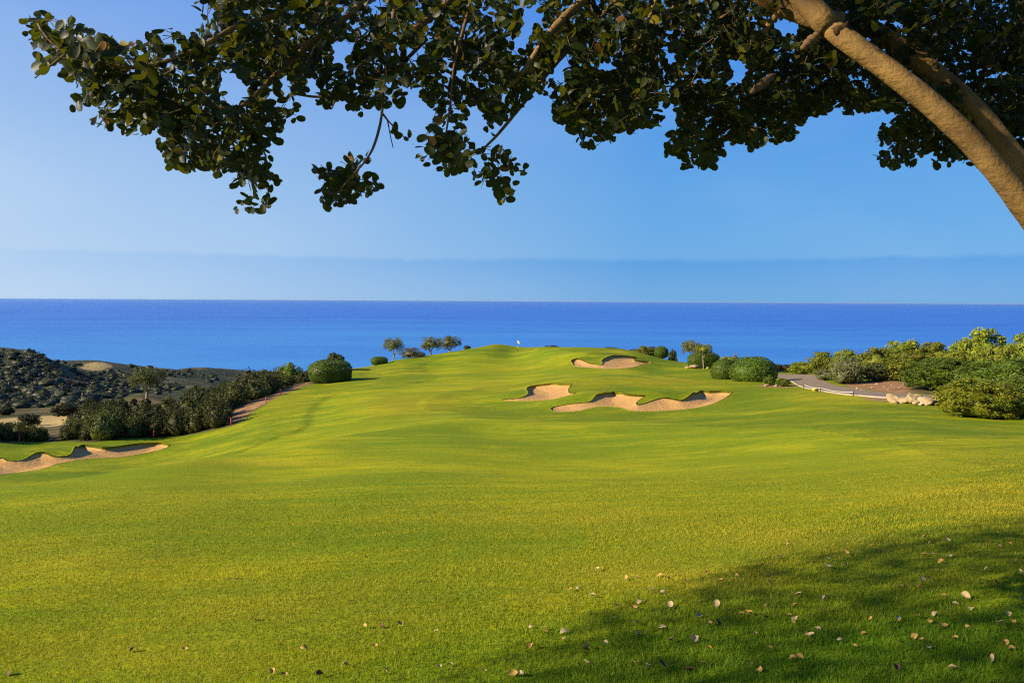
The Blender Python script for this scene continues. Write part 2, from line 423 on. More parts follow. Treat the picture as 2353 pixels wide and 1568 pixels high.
def base_h(x, y):
    x, y = np.asarray(x, float).ravel(), np.asarray(y, float).ravel()
    z = tps(x, y)
    z += 0.26 * vnoise(x / 7.0, y / 9.0, 3) * sstep(y, 10, 40) + 0.07 * vnoise(x / 3.2, y / 3.6, 13) * sstep(y, 14, 30) * (y < 120) + 0.02 * vnoise(x / 1.7, y / 1.7, 5) * (y < 60) * sstep(y, 4, 12)
    m = (y > 8) & (y < 140)
    p = np.stack([x[m], y[m]], -1)
    if m.any():
        z[m] += 0.30 * np.exp(-(line_dist(p, CREST) / 2.8) ** 2)
        for c, r, h in BUMPS: z[m] += h * np.exp(-((p - c) ** 2).sum(1) / r ** 2)
    far = sstep(y, 190, 320) * sstep(z, -86, -70)
    z += far * (1.3 * vnoise(x / 26.0, y / 40.0, 9) + 0.6 * vnoise(x / 9.0, y / 13.0, 11))
    return z
NU, NW = 470, 580
ug = np.linspace(-1.05, 1.05, NU); wg = np.linspace(math.log(3.0), math.log(1100.0), NW)
UU, WW = np.meshgrid(ug, wg)                         # rows: w
YY = np.exp(WW) - 12.0; XX = UU * (YY + 12.0)
HB = base_h(XX, YY).reshape(XX.shape)
def bil(x, y, G=None):
    G = HB if G is None else G
    a = (x / (y + 12.0) - ug[0]) / (ug[1] - ug[0]); b = (np.log(np.maximum(y + 12, 3)) - wg[0]) / (wg[1] - wg[0])
    a = np.clip(a, 0, NU - 1.001); b = np.clip(b, 0, NW - 1.001)
    i, j = a.astype(int), b.astype(int); f, g = a - i, b - j
    return (G[j, i] * (1 - f) + G[j, i + 1] * f) * (1 - g) + (G[j + 1, i] * (1 - f) + G[j + 1, i + 1] * f) * g
YS = np.exp(np.linspace(math.log(2.5), math.log(1000.0), 2600))
def hit(px, py):
    """first point of the ground that the photo's pixel looks at"""
    out = []
    for d in ray(px, py):
        P = EYE[None] + d[None] * (YS / d[1])[:, None]
        below = np.nonzero(P[:, 2] < bil(P[:, 0], P[:, 1]))[0]
        k = below[0] if len(below) else len(YS) - 1
        out.append(P[k])
    return np.array(out)
def hits(pts, ymax=None):
    P = hit([p[0] for p in pts], [p[1] for p in pts])
    if ymax:
        for k, p in enumerate(pts):
            if P[k, 1] > ymax: P[k] = at(p[0], p[1], ymax)[0]
    return P
def chaikin(P, it=3):
    for _ in range(it):
        Q = np.roll(P, -1, 0)
        P = np.stack([.75 * P + .25 * Q, .25 * P + .75 * Q], 1).reshape(-1, 2)
    return P

def z3(pts, ox=1114.1, oy=730.4, s=3.7805): return [(ox + x / s, oy + y / s) for x, y in pts]
BUNKER_PX = [
 z3([(125,708),(200,705),(280,695),(340,678),(372,655),(360,630),(370,612),(420,598),(500,588),(580,580),(660,582),(735,585),(748,592),(730,615),(722,635),(740,650),(790,652),(720,672),(640,695),(560,708),(450,717),(330,720),(200,718)]),
 z3([(568,790),(580,775),(640,762),(720,748),(800,742),(870,735),(920,720),(945,695),(975,672),(1040,662),(1120,655),(1200,662),(1290,678),(1390,682),(1360,700),(1315,732),(1320,750),(1380,740),(1450,720),(1530,700),(1600,700),(1660,715),(1700,715),(1760,690),(1810,660),(1860,648),(1950,648),(2050,645),(2120,650),(2145,660),(2100,695),(2000,735),(1900,765),(1780,785),(1650,798),(1500,806),(1370,808),(1270,805),(1230,790),(1170,775),(1080,768),(980,772),(900,785),(830,802),(740,810),(640,814),(590,805)]),
 z3([(745,378),(780,362),(830,365),(880,385),(940,400),(1000,405),(1020,388),(1010,375),(1050,350),(1100,335),(1160,332),(1260,340),(1325,350),(1290,368),(1340,376),(1420,386),(1445,400),(1350,410),(1290,425),(1200,437),(1080,440),(960,435),(860,427),(780,420),(762,400)]),
 z3([(-160,1250),(0,1215),(60,1235),(120,1240),(200,1225),(280,1190),(330,1170),(400,1180),(470,1205),(560,1200),(610,1190),(640,1150),(700,1120),(780,1120),(880,1135),(950,1135),(1050,1125),(1150,1110),(1250,1100),(1380,1097),(1450,1105),(1470,1120),(1440,1145),(1350,1170),(1200,1195),(1080,1210),(950,1218),(750,1225),(600,1245),(500,1262),(420,1290),(350,1310),(200,1335),(80,1348),(0,1355),(-180,1370)], 0, 730.4),
]
BUNKERS = []
for k, px in enumerate(BUNKER_PX):
    w = hits(px)[:, :2]
    w = smooth_path(w, 400, True)
    BUNKERS.append(resample(w, 0.22 if k != 2 else 0.3))
LIP = [0.22, 0.24, 0.22, 0.20]; BOWL = [0.36, 0.40, 0.30, 0.32]

FAIR_PX = [(-200,1118),(0,1103),(132,1091),(264,1083),(397,1072),(489,1056),(557,1037),(610,1012),(684,991),(705,980),(712,963),(716,942),(737,921),(769,906),(816,897),(901,889),(1001,871),(1010,866),(980,852),(965,840),(1000,826),(1060,814),(1130,805),(1200,804),(1300,807),(1360,815),(1312,826),(1298,840),(1330,850),(1450,850),(1500,856),(1400,862),(1250,870),(1100,890),(1000,905),(960,925),(970,942),(1020,940),(1047,950),(1086,958),(1176,964),(1300,965),(1400,965),(1500,972),(1650,985),(1800,982),(1830,984),(1890,991),(1961,1005),(2032,1017),(2079,1031),(2150,1055),(2221,1065),(2262,1077),(2235,1092),(2100,1130),(1900,1190),(1650,1300),(1400,1450),(1100,1640),(600,1700),(-300,1700),(-400,1300)]
FAIR = hits(FAIR_PX, 156)[:, :2]
for k, yy_ in enumerate((38, 38, 39.5, 40.5, 40.5, 41.5, 43, 47)): FAIR[k] = at(*FAIR_PX[k], yy_)[0][:2]
FAIR = chaikin(FAIR, 2)
EDGE_PX = [(-150,1022),(0,1015.5),(45,1013),(111,1013),(159,1012),(206,1016),(230,1014),(264,1009),(304,1006),(352,1003),(410,1001),(450,995),(503,984),(537,977),(561,961),(582,943),(619,922),(636,910),(670,897),(713,882),(753,877),(800,871)]
edge_w = hits([(x, y + 1.5) for x, y in EDGE_PX], 105)[:, :2]
WILD = np.concatenate([edge_w, np.array([[-25, 112], [-25.0, 125], [-22, 138], [-12, 150], [0, 163], [18, 163], [30, 158], [34, 140], [38, 118], [41, 101], [39, 84],
    [30.0, 66], [28, 58], [30, 50], [31, 40], [40, 32], [90, 30], [900, 400], [900, 1100], [-1200, 1100], [-1200, 60], [-60, 60]])])
YM = 110
DIRT = chaikin(hits([(512,962),(540,975),(562,958),(585,940),(622,918),(640,908),(714,881),(712,876),(640,903),(600,915),(545,935)], YM)[:, :2], 2)
DIRT2 = chaikin(hits([(1945,876),(2090,874),(2092,905),(2060,905),(2008,898),(1961,892),(1935,884)], YM)[:, :2], 2)
DIRT3 = chaikin(hits([(1980,912),(2060,916),(2180,912),(2185,924),(2130,927),(2060,924),(1990,919)], YM)[:, :2], 2)
DIRT4 = chaikin(hits([(1738,884),(1790,882),(1832,884),(1838,888),(1790,890),(1745,888)], YM)[:, :2], 2)
YM = 900
STRAW = chaikin(hits([(-60,985),(-60,968),(0,962),(90,955),(165,950),(200,952),(190,965),(150,975),(60,980),(0,990)], YM)[:, :2], 2)
STRAW2 = chaikin(hits([(215,831),(262,838),(250,848),(190,850),(180,838)], YM)[:, :2], 2)
YEL = [  # photo x, y, half-width, half-height, amount: where the turf is parched
 (940,925,150,34,.75),(1120,885,170,14,.5),(1480,876,280,11,.8),(1330,890,90,8,.4),(1640,885,90,10,.6),(1930,915,110,20,.95),(1850,895,90,8,.5),(640,910,110,35,.55),(760,890,70,12,.5),
 (600,1062,320,10,.75),(250,1112,300,9,.7),(330,1150,260,30,.3),(150,1290,300,60,.4),(880,985,140,12,.3),(1500,1325,260,45,.85),(1800,1240,260,34,.75),(2150,1130,260,40,.6),(2300,1165,220,35,.75),
 (1250,1380,150,40,.6),(700,1400,450,70,.5),(1700,1090,500,40,.2),(2150,1050,220,40,.45),(1400,1190,420,35,.45),(860,846,90,8,.6),(1000,855,120,8,.5),(1150,846,170,7,.5),(300,1500,420,70,.45),(1140,795,60,6,.5),(1450,808,80,3,.8),(1400,950,300,25,.1),
]
def bsdf(p, poly, pad=2.0):
    out = np.full(len(p), -pad)
    m = (p > poly.min(0) - pad).all(1) & (p < poly.max(0) + pad).all(1)
    if m.any(): out[m] = sdf(p[m], poly)
    return out
def full_h(x, y, zb=None):
    x, y = np.asarray(x, float).ravel(), np.asarray(y, float).ravel()
    z = base_h(x, y) if zb is None else zb.copy()
    p = np.stack([x, y], -1)
    f = bsdf(p, FAIR)
    z -= (0.085 * sstep(-x / (y + 1.0), 0.06, 0.14) * sstep(y, 30, 44)) * sstep(f, -0.2, 0.05)
    for k, B in enumerate(BUNKERS):
        lo, hi = B.min(0) - 6, B.max(0) + 6
        m = (p > lo).all(1) & (p < hi).all(1)
        if m.any():
            s = sdf(p[m], B)
            c = B.mean(0)
            z[m] += 0.16 * np.exp(-np.maximum(-s, 0) / 1.3) * sstep(p[m][:, 1] - c[1], -3, 2)
    return z
def masks(x, y, z):
    p = np.stack([x, y], -1); px = proj(np.stack([x, y, z], -1))
    vis = y > 1.0
    f = bsdf(p, FAIR); wsd = sdf(p, WILD)
    rough = sstep(-f, -0.05, 0.15)
    yel = np.zeros(len(x))
    for (a, b, rx, ry, s) in YEL:
        yel = np.maximum(yel, s * np.exp(-(((px[:, 0] - a) / rx) ** 2 + ((px[:, 1] - b) / ry) ** 2) * 0.9))
    yel *= vis
    yel = np.clip(yel * (0.75 + 0.35 * vnoise(x / 2.5, y / 4.0, 21)), 0, 1)
    for B in BUNKERS[:3]:
        m = np.abs(p - B.mean(0)).max(1) < 25
        s = sdf(p[m], B)
        yel[m] = np.maximum(yel[m], 0.35 * np.exp(-((s + 0.15) / 0.25) ** 2))
    wild = sstep(wsd, -0.4, 0.5)
    dirt = np.zeros(len(x)); straw = np.zeros(len(x))
    for D in (DIRT, DIRT2, DIRT3, DIRT4): dirt = np.maximum(dirt, sstep(bsdf(p, D), -0.4, 0.4))
    for D in (STRAW, STRAW2): straw = np.maximum(straw, sstep(bsdf(p, D, 4.0), -1.5, 1.5))
    return dict(rough=rough, yel=yel, wild=wild, dirt=dirt, straw=straw)

FX, FY = XX.ravel(), YY.ravel()
FZ = full_h(FX, FY, HB.ravel())
HF = FZ.reshape(XX.shape)
def ground(x, y):
    return bil(np.atleast_1d(np.asarray(x, float)), np.atleast_1d(np.asarray(y, float)), HF)
attr = masks(FX, FY, FZ)
j, i = np.meshgrid(np.arange(NW - 1), np.arange(NU - 1), indexing='ij')
keep = np.ones((NW - 1, NU - 1), bool)
keep &= ~((HF[:-1, :-1] < -83) & (HF[1:, 1:] < -83) & (HF[:-1, 1:] < -83) & (HF[1:, :-1] < -83))
PV, PA, PT = [], {k: [] for k in attr}, []            # extra vertices and triangles round the bunkers
off = NU * NW
for group in ([0, 1], [2], [3]):
    B = np.concatenate([BUNKERS[k] for k in group])
    a = (B[:, 0] / (B[:, 1] + 12) - ug[0]) / (ug[1] - ug[0]); b = (np.log(B[:, 1] + 12) - wg[0]) / (wg[1] - wg[0])
    i0, i1, j0, j1 = int(a.min()) - 4, int(a.max()) + 5, int(b.min()) - 4, int(b.max()) + 5
    keep[j0:j1, i0:i1] = False
    S = 3
    fi, fj = np.meshgrid(np.arange((i1 - i0) * S + 1), np.arange((j1 - j0) * S + 1))
    fi, fj = fi.ravel(), fj.ravel()
    bd = (fi == 0) | (fj == 0) | (fi == (i1 - i0) * S) | (fj == (j1 - j0) * S)
    coarse = (fi % S == 0) & (fj % S == 0)
    ol = [np.stack([(BUNKERS[k][:, 0] / (BUNKERS[k][:, 1] + 12) - ug[0]) / (ug[1] - ug[0]) - i0, (np.log(BUNKERS[k][:, 1] + 12) - wg[0]) / (wg[1] - wg[0]) - j0], -1) * S for k in group]
    pin = np.stack([fi, fj], -1).astype(float)
    sd = np.max([np.abs(0) + sdf(pin, o) * np.sign(1) for o in ol], axis=0)
    mind = np.min([np.abs(sdf(pin, o)) for o in ol], axis=0)
    ok = (bd & coarse) | (~bd & (mind > 0.45))
    pts2 = [pin[ok]]; edges = []; n0 = ok.sum()
    for o in ol:
        edges += [(n0 + q, n0 + (q + 1) % len(o)) for q in range(len(o))]
        pts2.append(o); n0 += len(o)
    pts2 = np.concatenate(pts2)
    rv, re_, rf, *_ = delaunay_2d_cdt([Vector(p) for p in pts2], edges, [], 0, 1e-7)
    rv = np.array([(v[0], v[1]) for v in rv]); rf = np.array([f for f in rf if len(f) == 3])
    cen = rv[rf].mean(1)
    ins = [sdf(cen, o) > 0 for o in ol]
    u_ = ug[0] + (rv[:, 0] / S + i0) * (ug[1] - ug[0]); w_ = wg[0] + (rv[:, 1] / S + j0) * (wg[1] - wg[0])
    y_ = np.exp(w_) - 12; x_ = u_ * (y_ + 12)
    z_ = full_h(x_, y_)
    # vertices on the patch border take the heights of the coarse grid so that no crack opens
    bnd = (np.abs(rv[:, 0]) < 1e-6) | (np.abs(rv[:, 1]) < 1e-6) | (np.abs(rv[:, 0] - (i1 - i0) * S) < 1e-6) | (np.abs(rv[:, 1] - (j1 - j0) * S) < 1e-6)
    z_[bnd] = bil(x_[bnd], y_[bnd], HF)
    turf = ~np.any(ins, axis=0)
    PV.append(np.stack([x_, y_, z_], -1))
    mk = masks(x_, y_, z_)
    for k in PA: PA[k].append(mk[k])
    PT.append(rf[turf] + off)
    nb = off + len(rv)
    off = nb
    for q, k in enumerate(group):
        f = rf[ins[q]]
        used = np.unique(f); remap = -np.ones(len(rv), int); remap[used] = np.arange(len(used))
        xs, ys = x_[used], y_[used]
        s = np.maximum(sdf(np.stack([xs, ys], -1), BUNKERS[k]), 0)
        tilt = sstep(ys - BUNKERS[k][:, 1].mean(), -3.5, 3.5)
        zs = base_h(xs, ys) + 0.10 * tilt - LIP[k] * (0.35 + 0.65 * tilt) * sstep(s, -0.4, 0.25) * 0.9 - BOWL[k] * (1 - np.exp(-s / 1.6)) + 0.015 * vnoise(xs * 1.2, ys * 1.2, 33)
        me = mesh_np('sand_bunker', np.stack([xs, ys, zs], -1), remap[f], smooth=True)
        o = obj('sand_bunker', me, M_SAND)
        tag(o, ['small sand bunker with a hooked left end, nearer the flag of the middle pair', 'long sand bunker with two lobes in the middle of the rough', 'far sand bunker beside the putting green below the skyline', 'left sand bunker in shade below the scrub slope'][k], 'bunker', 'sand bunkers of the golf hole', 'structure')
        # turf face of the lip: a wall hanging from the rim down behind the sand's edge
        bi = np.array([int(np.argmin(((rv - p) ** 2).sum(1))) for p in ol[q]])
        nL = len(bi)
        c2 = np.roll(BUNKERS[k], -1, 0) - np.roll(BUNKERS[k], 1, 0)
        nn = np.stack([c2[:, 1], -c2[:, 0]], -1); nn /= np.linalg.norm(nn, axis=1)[:, None]
        outw = np.where((sdf(BUNKERS[k] + nn * 0.05, BUNKERS[k]) < 0)[:, None], nn, -nn)
        wv = np.stack([x_[bi] + outw[:, 0] * 0.10, y_[bi] + outw[:, 1] * 0.10, z_[bi] - 0.75], -1)
        PV.append(wv)
        mk2 = masks(wv[:, 0], wv[:, 1], z_[bi]); mk2['dirt'] = np.full(nL, 0.8)
        for kk in PA: PA[kk].append(mk2[kk])
        wi = off + np.arange(nL); top_i = (nb - len(rv)) + bi
        PT.append(np.stack([top_i, np.roll(top_i, -1), np.roll(wi, -1)], -1)); PT.append(np.stack([top_i, np.roll(wi, -1), wi], -1))
        off += nL
allV = np.concatenate([np.stack([FX, FY, FZ], -1)] + PV)
allA = {k: np.concatenate([attr[k]] + PA[k]) for k in attr}
q4 = (np.stack([j * NU + i, j * NU + i + 1, (j + 1) * NU + i + 1, (j + 1) * NU + i], -1))
JS = int(np.searchsorted(wg, math.log(190.0 + 12)))
def sub_mesh(name, quads, tris):
    used = np.unique(np.concatenate([quads.ravel(), tris.ravel()]))
    rm = -np.ones(len(allV), np.int64); rm[used] = np.arange(len(used))
    return mesh_np(name, allV[used], [rm[quads], rm[tris]], {k: v[used] for k, v in allA.items()}, smooth=True)
tri = np.concatenate(PT)
kq = q4[:JS][keep[:JS]]
ground_o = obj('ground', sub_mesh('ground', kq, tri), M_TURF)
tag(ground_o, 'rolling mown golf course turf sloping down to the sea', 'ground', kind='structure')
kq = q4[JS:][keep[JS:]]
hill_o = obj('coastal_hill', sub_mesh('coastal_hill', kq, np.zeros((0, 3), int)), M_HILL)
tag(hill_o, 'dry scrub covered coastal hills beyond the valley on the left', 'hill', kind='structure')
# sea
rr = np.concatenate([np.linspace(60, 1500, 30), np.geomspace(1700, 90000, 24)]); th = np.linspace(0, 2 * math.pi, 97)[:-1]
V = np.stack([np.outer(rr, np.cos(th)), np.outer(rr, np.sin(th)), np.full((len(rr), 96), -80.0)], -1).reshape(-1, 3)
a, b = np.meshgrid(np.arange(len(rr) - 1), np.arange(96), indexing='ij')
F = np.stack([a * 96 + b, (a + 1) * 96 + b, (a + 1) * 96 + (b + 1) % 96, a * 96 + (b + 1) % 96], -1).reshape(-1, 4)
sea_o = obj('sea', mesh_np('sea', V, F), M_SEA)
tag(sea_o, 'deep blue sea reaching to a hazy horizon', 'sea', kind='structure')

# ------------------------------------------------------------------ plants
def leaf_material(name, c1, c2, transl=0.25, rough=0.55, spec=0.25, scale=6.0, rnd=0.25):
    m = bpy.data.materials.new(name); m.use_nodes = True
    t = NT(m.node_tree); b = t.n['Principled BSDF']; out = t.n['Material Output']
    P = t.coord()
    oi = t.node('ShaderNodeObjectInfo').outputs['Random']
    f = t.ramp(t.noise(P, scale, 3, 0.6), 0.3, 0.7)
    c = t.mix(f, c1, c2)
    v = t.math('ADD', 1.0 - rnd * 0.5, t.math('MULTIPLY', oi, rnd))
    c = t.node('ShaderNodeHueSaturation', {'Color': c, 'Value': v, 'Hue': t.math('ADD', 0.488, t.math('MULTIPLY', oi, 0.02))}).outputs[0]
    b.inputs['Roughness'].default_value = rough; b.inputs['Specular IOR Level'].default_value = spec
    t.l.new(c, b.inputs['Base Color'])
    tr = t.node('ShaderNodeBsdfTranslucent', {'Color': c})
    mx = t.node('ShaderNodeMixShader', {0: transl, 1: b.outputs[0], 2: tr.outputs[0]})
    t.l.new(mx.outputs[0], out.inputs['Surface'])
    return m
M_SCRUB = leaf_material('scrub_leaf', rgb(0.030, 0.038, 0.007), rgb(0.078, 0.080, 0.015), rnd=1.0)
M_SPIKE = leaf_material('spiky_scrub_leaf', rgb(0.038, 0.050, 0.008), rgb(0.095, 0.095, 0.016), rnd=0.7)
M_CLIP = leaf_material('clipped_leaf', rgb(0.046, 0.086, 0.005), rgb(0.105, 0.150, 0.009), rnd=0.2)
M_OLIVE = leaf_material('olive_leaf', rgb(0.105, 0.120, 0.045), rgb(0.19, 0.195, 0.075), rnd=0.35)
M_MAQUIS = leaf_material('maquis_leaf', rgb(0.080, 0.120, 0.007), rgb(0.26, 0.265, 0.020), rnd=0.5, scale=4.0)
M_GLOSSY = leaf_material('glossy_leaf', rgb(0.055, 0.098, 0.006), rgb(0.130, 0.170, 0.010), rnd=0.2, scale=3.0)
M_GOLD = leaf_material('golden_leaf', rgb(0.095, 0.145, 0.007), rgb(0.245, 0.245, 0.012), rnd=0.2, scale=3.0)
M_LIME = leaf_material('lime_leaf', rgb(0.10, 0.15, 0.008), rgb(0.15, 0.19, 0.012), rnd=0.2)
M_DTREE = leaf_material('dark_tree_leaf', rgb(0.045, 0.060, 0.010), rgb(0.11, 0.12, 0.022), rnd=0.2)
M_FAR = leaf_material('far_scrub_leaf', rgb(0.022, 0.027, 0.012), rgb(0.050, 0.052, 0.020), rnd=0.9)
def bark_build(t, b):
    P = t.coord()
    n = t.noise(t.mapping(P, (1, 1, 0.35)), 9.0, 5, 0.65)
    c = t.mix(t.ramp(n, 0.3, 0.7), rgb(0.16, 0.125, 0.085), rgb(0.34, 0.29, 0.22))
    t.l.new(c, b.inputs['Base Color']); t.l.new(t.bump(n, 0.7, 0.03), b.inputs['Normal'])
M_BARK = material('bark', bark_build, 0.9, 0.15)

def unit(v): return v / (np.linalg.norm(v, axis=-1, keepdims=True) + 1e-9)
def leaf_quads(C, N, L, W, rng):
    """pointed four-cornered leaves lying across N"""
    n = len(C)
    T = unit(np.cross(N, unit(rng.normal(size=(n, 3)))))
    B = np.cross(N, T)
    L, W = np.broadcast_to(L, n)[:, None], np.broadcast_to(W, n)[:, None]
    V = np.stack([C - T * L * .5, C + B * W * .5 + T * L * .08, C + T * L * .5, C - B * W * .5 + T * L * .08], 1).reshape(-1, 3)
    return V, np.arange(4 * n).reshape(n, 4)
def core(center, radii, rng, seg=12, rings=8, amp=0.12):
    a = np.linspace(0, 2 * math.pi, seg + 1)[:-1]; e = np.linspace(-math.pi / 2, math.pi / 2, rings)
    E, A = np.meshgrid(e, a, indexing='ij')
    r = 1 + rng.normal(0, amp, E.shape)
    V = np.stack([np.cos(E) * np.cos(A) * r, np.cos(E) * np.sin(A) * r, np.sin(E) * r], -1).reshape(-1, 3) * radii + center
    i, k = np.meshgrid(np.arange(rings - 1), np.arange(seg), indexing='ij')
    F = np.stack([i * seg + k, i * seg + (k + 1) % seg, (i + 1) * seg + (k + 1) % seg, (i + 1) * seg + k], -1).reshape(-1, 4)
    return V, F
def clump_crown(rng, nb, nl, leaf, center, radii, rb=(0.10, 0.20), zmin=-0.15, fill=0.25, out=0.75, wl_=0.55):
    """leaves gathered in many small clumps spread over a crown's surface and partly through it"""
    parts = []
    d = unit(rng.normal(size=(nb * 3, 3))); d = d[d[:, 2] > zmin][:nb]
    for q in d:
        r = rng.uniform(*rb)
        s = rng.uniform(0.35, 0.8) if rng.random() < fill else rng.uniform(0.80, 1.06)
        c = center + q * (np.array(radii) - r * 0.7) * s
        dirs = unit(rng.normal(size=(nl, 3)) + q * out)
        C = c + dirs * r * rng.uniform(0.45, 1.05, (nl, 1))
        N = unit(dirs * 0.8 + rng.normal(size=(nl, 3)) * 0.55)
        L = leaf * rng.uniform(0.65, 1.4, nl)
        parts.append(leaf_quads(C, N, L, L * wl_, rng))
    return parts
def shrub_mesh(name, seed, nb, nl, leaf, mat, spikes=0, zc=0.42, rz=0.56, amp=0.15, rb=(0.10, 0.20)):
    rng = np.random.default_rng(seed)
    parts = clump_crown(rng, nb, nl, leaf, np.array([0, 0, zc]), (0.5, 0.5, rz), rb=rb, zmin=-0.55)
    parts.append(core(np.array([0, 0, zc * .95]), np.array([0.33, 0.33, rz * .66]), rng, amp=amp))
    for _ in range(spikes):
        q = unit(rng.normal(size=3)); q[2] = abs(q[2])
        p = np.array([0, 0, zc]) + q * np.array([.46, .46, rz * .85])
        h = rng.uniform(0.16, 0.32); lean = rng.normal(0, .12, 2)
        m = 9; tt = rng.uniform(0, 1, m)
        C = p + np.stack([lean[0] * tt * h * 2, lean[1] * tt * h * 2, tt * h], -1) + rng.normal(0, .012, (m, 3))
        N = unit(rng.normal(size=(m, 3)) * [1, 1, .4])
        parts.append(leaf_quads(C, N, leaf * 1.1, leaf * .5, rng))
    V, F = join(parts)
    me = mesh_np(name, V, F); me.materials.append(mat)
    return me
def clipped_mesh(name, seed, n, leaf, mat, p=2.6, zc=0.45, rz=0.55):
    rng = np.random.default_rng(seed)
    d = unit(rng.normal(size=(n, 3)))
    r = (np.abs(d) ** p).sum(1) ** (-1.0 / p)
    lump = 1 + 0.055 * vnoise(d[:, 0] * 5 + d[:, 2] * 3, d[:, 1] * 5, seed) + rng.normal(0, .012, n)
    C = d * (r * lump)[:, None] * [.5, .5, rz] + [0, 0, zc]
    C[:, 2] = np.maximum(C[:, 2], 0.01 + rng.uniform(0, .03, n))
    N = unit(d * [1, 1, .9] + rng.normal(size=(n, 3)) * 0.55)
    L = leaf * rng.uniform(.7, 1.4, n)
    cv, cf = core(np.array([0, 0, 0.]), np.ones(3), rng, 16, 10, 0.02)
    cd = unit(cv); cr = (np.abs(cd) ** p).sum(1) ** (-1.0 / p)
    cv = cd * cr[:, None] * [.475, .475, rz * .95] + [0, 0, zc]; cv[:, 2] = np.maximum(cv[:, 2], 0.0)
    V, F = join([leaf_quads(C, N, L, L * .62, rng), (cv, cf)])
    me = mesh_np(name, V, F); me.materials.append(mat)
    return me
def olive_parts(seed, leaf=0.045, zlow=0.34, forks=3, nb=70, nl=70, flat=0.34, mat=None, lean=0.05):
    """trunk and crown meshes in a unit box (height 1, width 1)"""
    rng = np.random.default_rng(seed)
    cz = (1 + zlow) / 2; rz = (1 - zlow) / 2 + .02
    tr = []
    bx, by = rng.normal(0, lean, 2)
    fork = np.array([bx * .5, by * .5, zlow * .75])
    tr.append(tube(smooth_path([[0, 0, -.04], [bx * .2, by * .1, zlow * .35], fork], 7), np.linspace(.042, .03, 7), 7))
    for k in range(forks):
        a = k * 2 * math.pi / forks + rng.uniform(-.5, .5)
        e = np.array([math.cos(a) * .27, math.sin(a) * .27, cz + rng.uniform(-.05, .18)])
        tr.append(tube(smooth_path([fork, (fork + e) / 2 + [0, 0, -.03], e], 6), np.linspace(.026, .008, 6), 6))
    V, F = join(tr); tm = mesh_np('trunk', V, F, smooth=True); tm.materials.append(M_BARK)
    parts = clump_crown(rng, nb, nl, leaf, np.array([0, 0, cz]), (.5, .5, rz), rb=(.09, .17), zmin=-.75, fill=.35, wl_=.42)
    parts.append(core(np.array([0, 0, cz]), np.array([.22, .22, rz * .42]), rng, amp=.2))
    V, F = join(parts); cm = mesh_np('crown', V, F); cm.materials.append(mat or M_OLIVE)
    return tm, cm
def empty(name, loc, rotz=0.0, scale=None):
    o = bpy.data.objects.new(name, None); COL.objects.link(o)
    o.location = loc; o.rotation_euler = (0, 0, rotz); o.empty_display_size = 0.3
    if scale is not None: o.scale = scale
    return o
def px_size(x0, x1, y0, Y):
    """base point on the ground at distance Y under the photo span x0..x1, width and height in metres up to photo row y0"""
    xc = (x0 + x1) / 2
    if Y < 0: Y = hit(xc, -Y)[0][1] + (x1 - x0) / FPX * 25      # negative: photo row of the foot
    p = at(xc, y0, Y)[0]
    z = float(ground(p[0], Y)[0])
    w = (x1 - x0) / FPX * Y
    return np.array([p[0], Y, z]), w, p[2] - z
def plant(name, me, x0, x1, y0, Y, label, cat, group=None, rot=None, sink=0.06, deep=1.0):
    b, w, h = px_size(x0, x1, y0, Y)
    h = max(h, 0.3)
    o = obj(name, me, None, None, (b[0], b[1], b[2] - sink * h), RNG.uniform(0, 6.28) if rot is None else rot, (w, w * deep, h * (1 + sink)))
    return tag(o, label, cat, group)
def tree(name, parts, x0, x1, y0, Y, label, cat='tree', group=None, rot=0.0, zoff=0.0):
    m_ = (x1 - x0) * .09
    b, w, h = px_size(x0 - m_, x1 + m_, y0 - 1, Y)
    e = empty(name, (b[0], b[1], b[2] + zoff), rot, (w, w, h))
    obj('trunk', parts[0], None, e); obj('crown', parts[1], None, e)
    return tag(e, label, cat, group)

SCRUB = [shrub_mesh('scrub_shrub', 100 + k, 60, 55, 0.075, M_SCRUB, rb=(.09, .2)) for k in range(4)]
SPIKY = [shrub_mesh('spiky_shrub', 120 + k, 34, 36, 0.070, M_SPIKE, spikes=46) for k in range(4)]
MAQ = [shrub_mesh('maquis_shrub', 140 + k, 110, 75, 0.050, M_MAQUIS, rb=(.08, .17)) for k in range(4)]
GREYS = [shrub_mesh('grey_shrub', 150 + k, 80, 70, 0.050, M_OLIVE, spikes=25, rb=(.08, .17)) for k in range(2)]
CLIPD = [clipped_mesh('clipped_dome', 160 + k, 5200, 0.042, M_CLIP, 2.15, 0.42, 0.58) for k in range(2)]
CLIPB = clipped_mesh('clipped_block', 165, 6500, 0.036, M_CLIP, 2.9, 0.47, 0.53)
BALL = clipped_mesh('ball_shrub', 166, 3600, 0.055, M_CLIP, 2.2, 0.55, 0.48)
LOWB = [shrub_mesh('low_bush', 170 + k, 40, 44, 0.085, M_GLOSSY, rb=(.12, .22)) for k in range(2)]
OL = [olive_parts(180, zlow=.34, forks=3, lean=.10), olive_parts(181, zlow=.12, forks=4), olive_parts(182, zlow=.20, forks=4, lean=.12), olive_parts(183, zlow=.05, forks=4)]

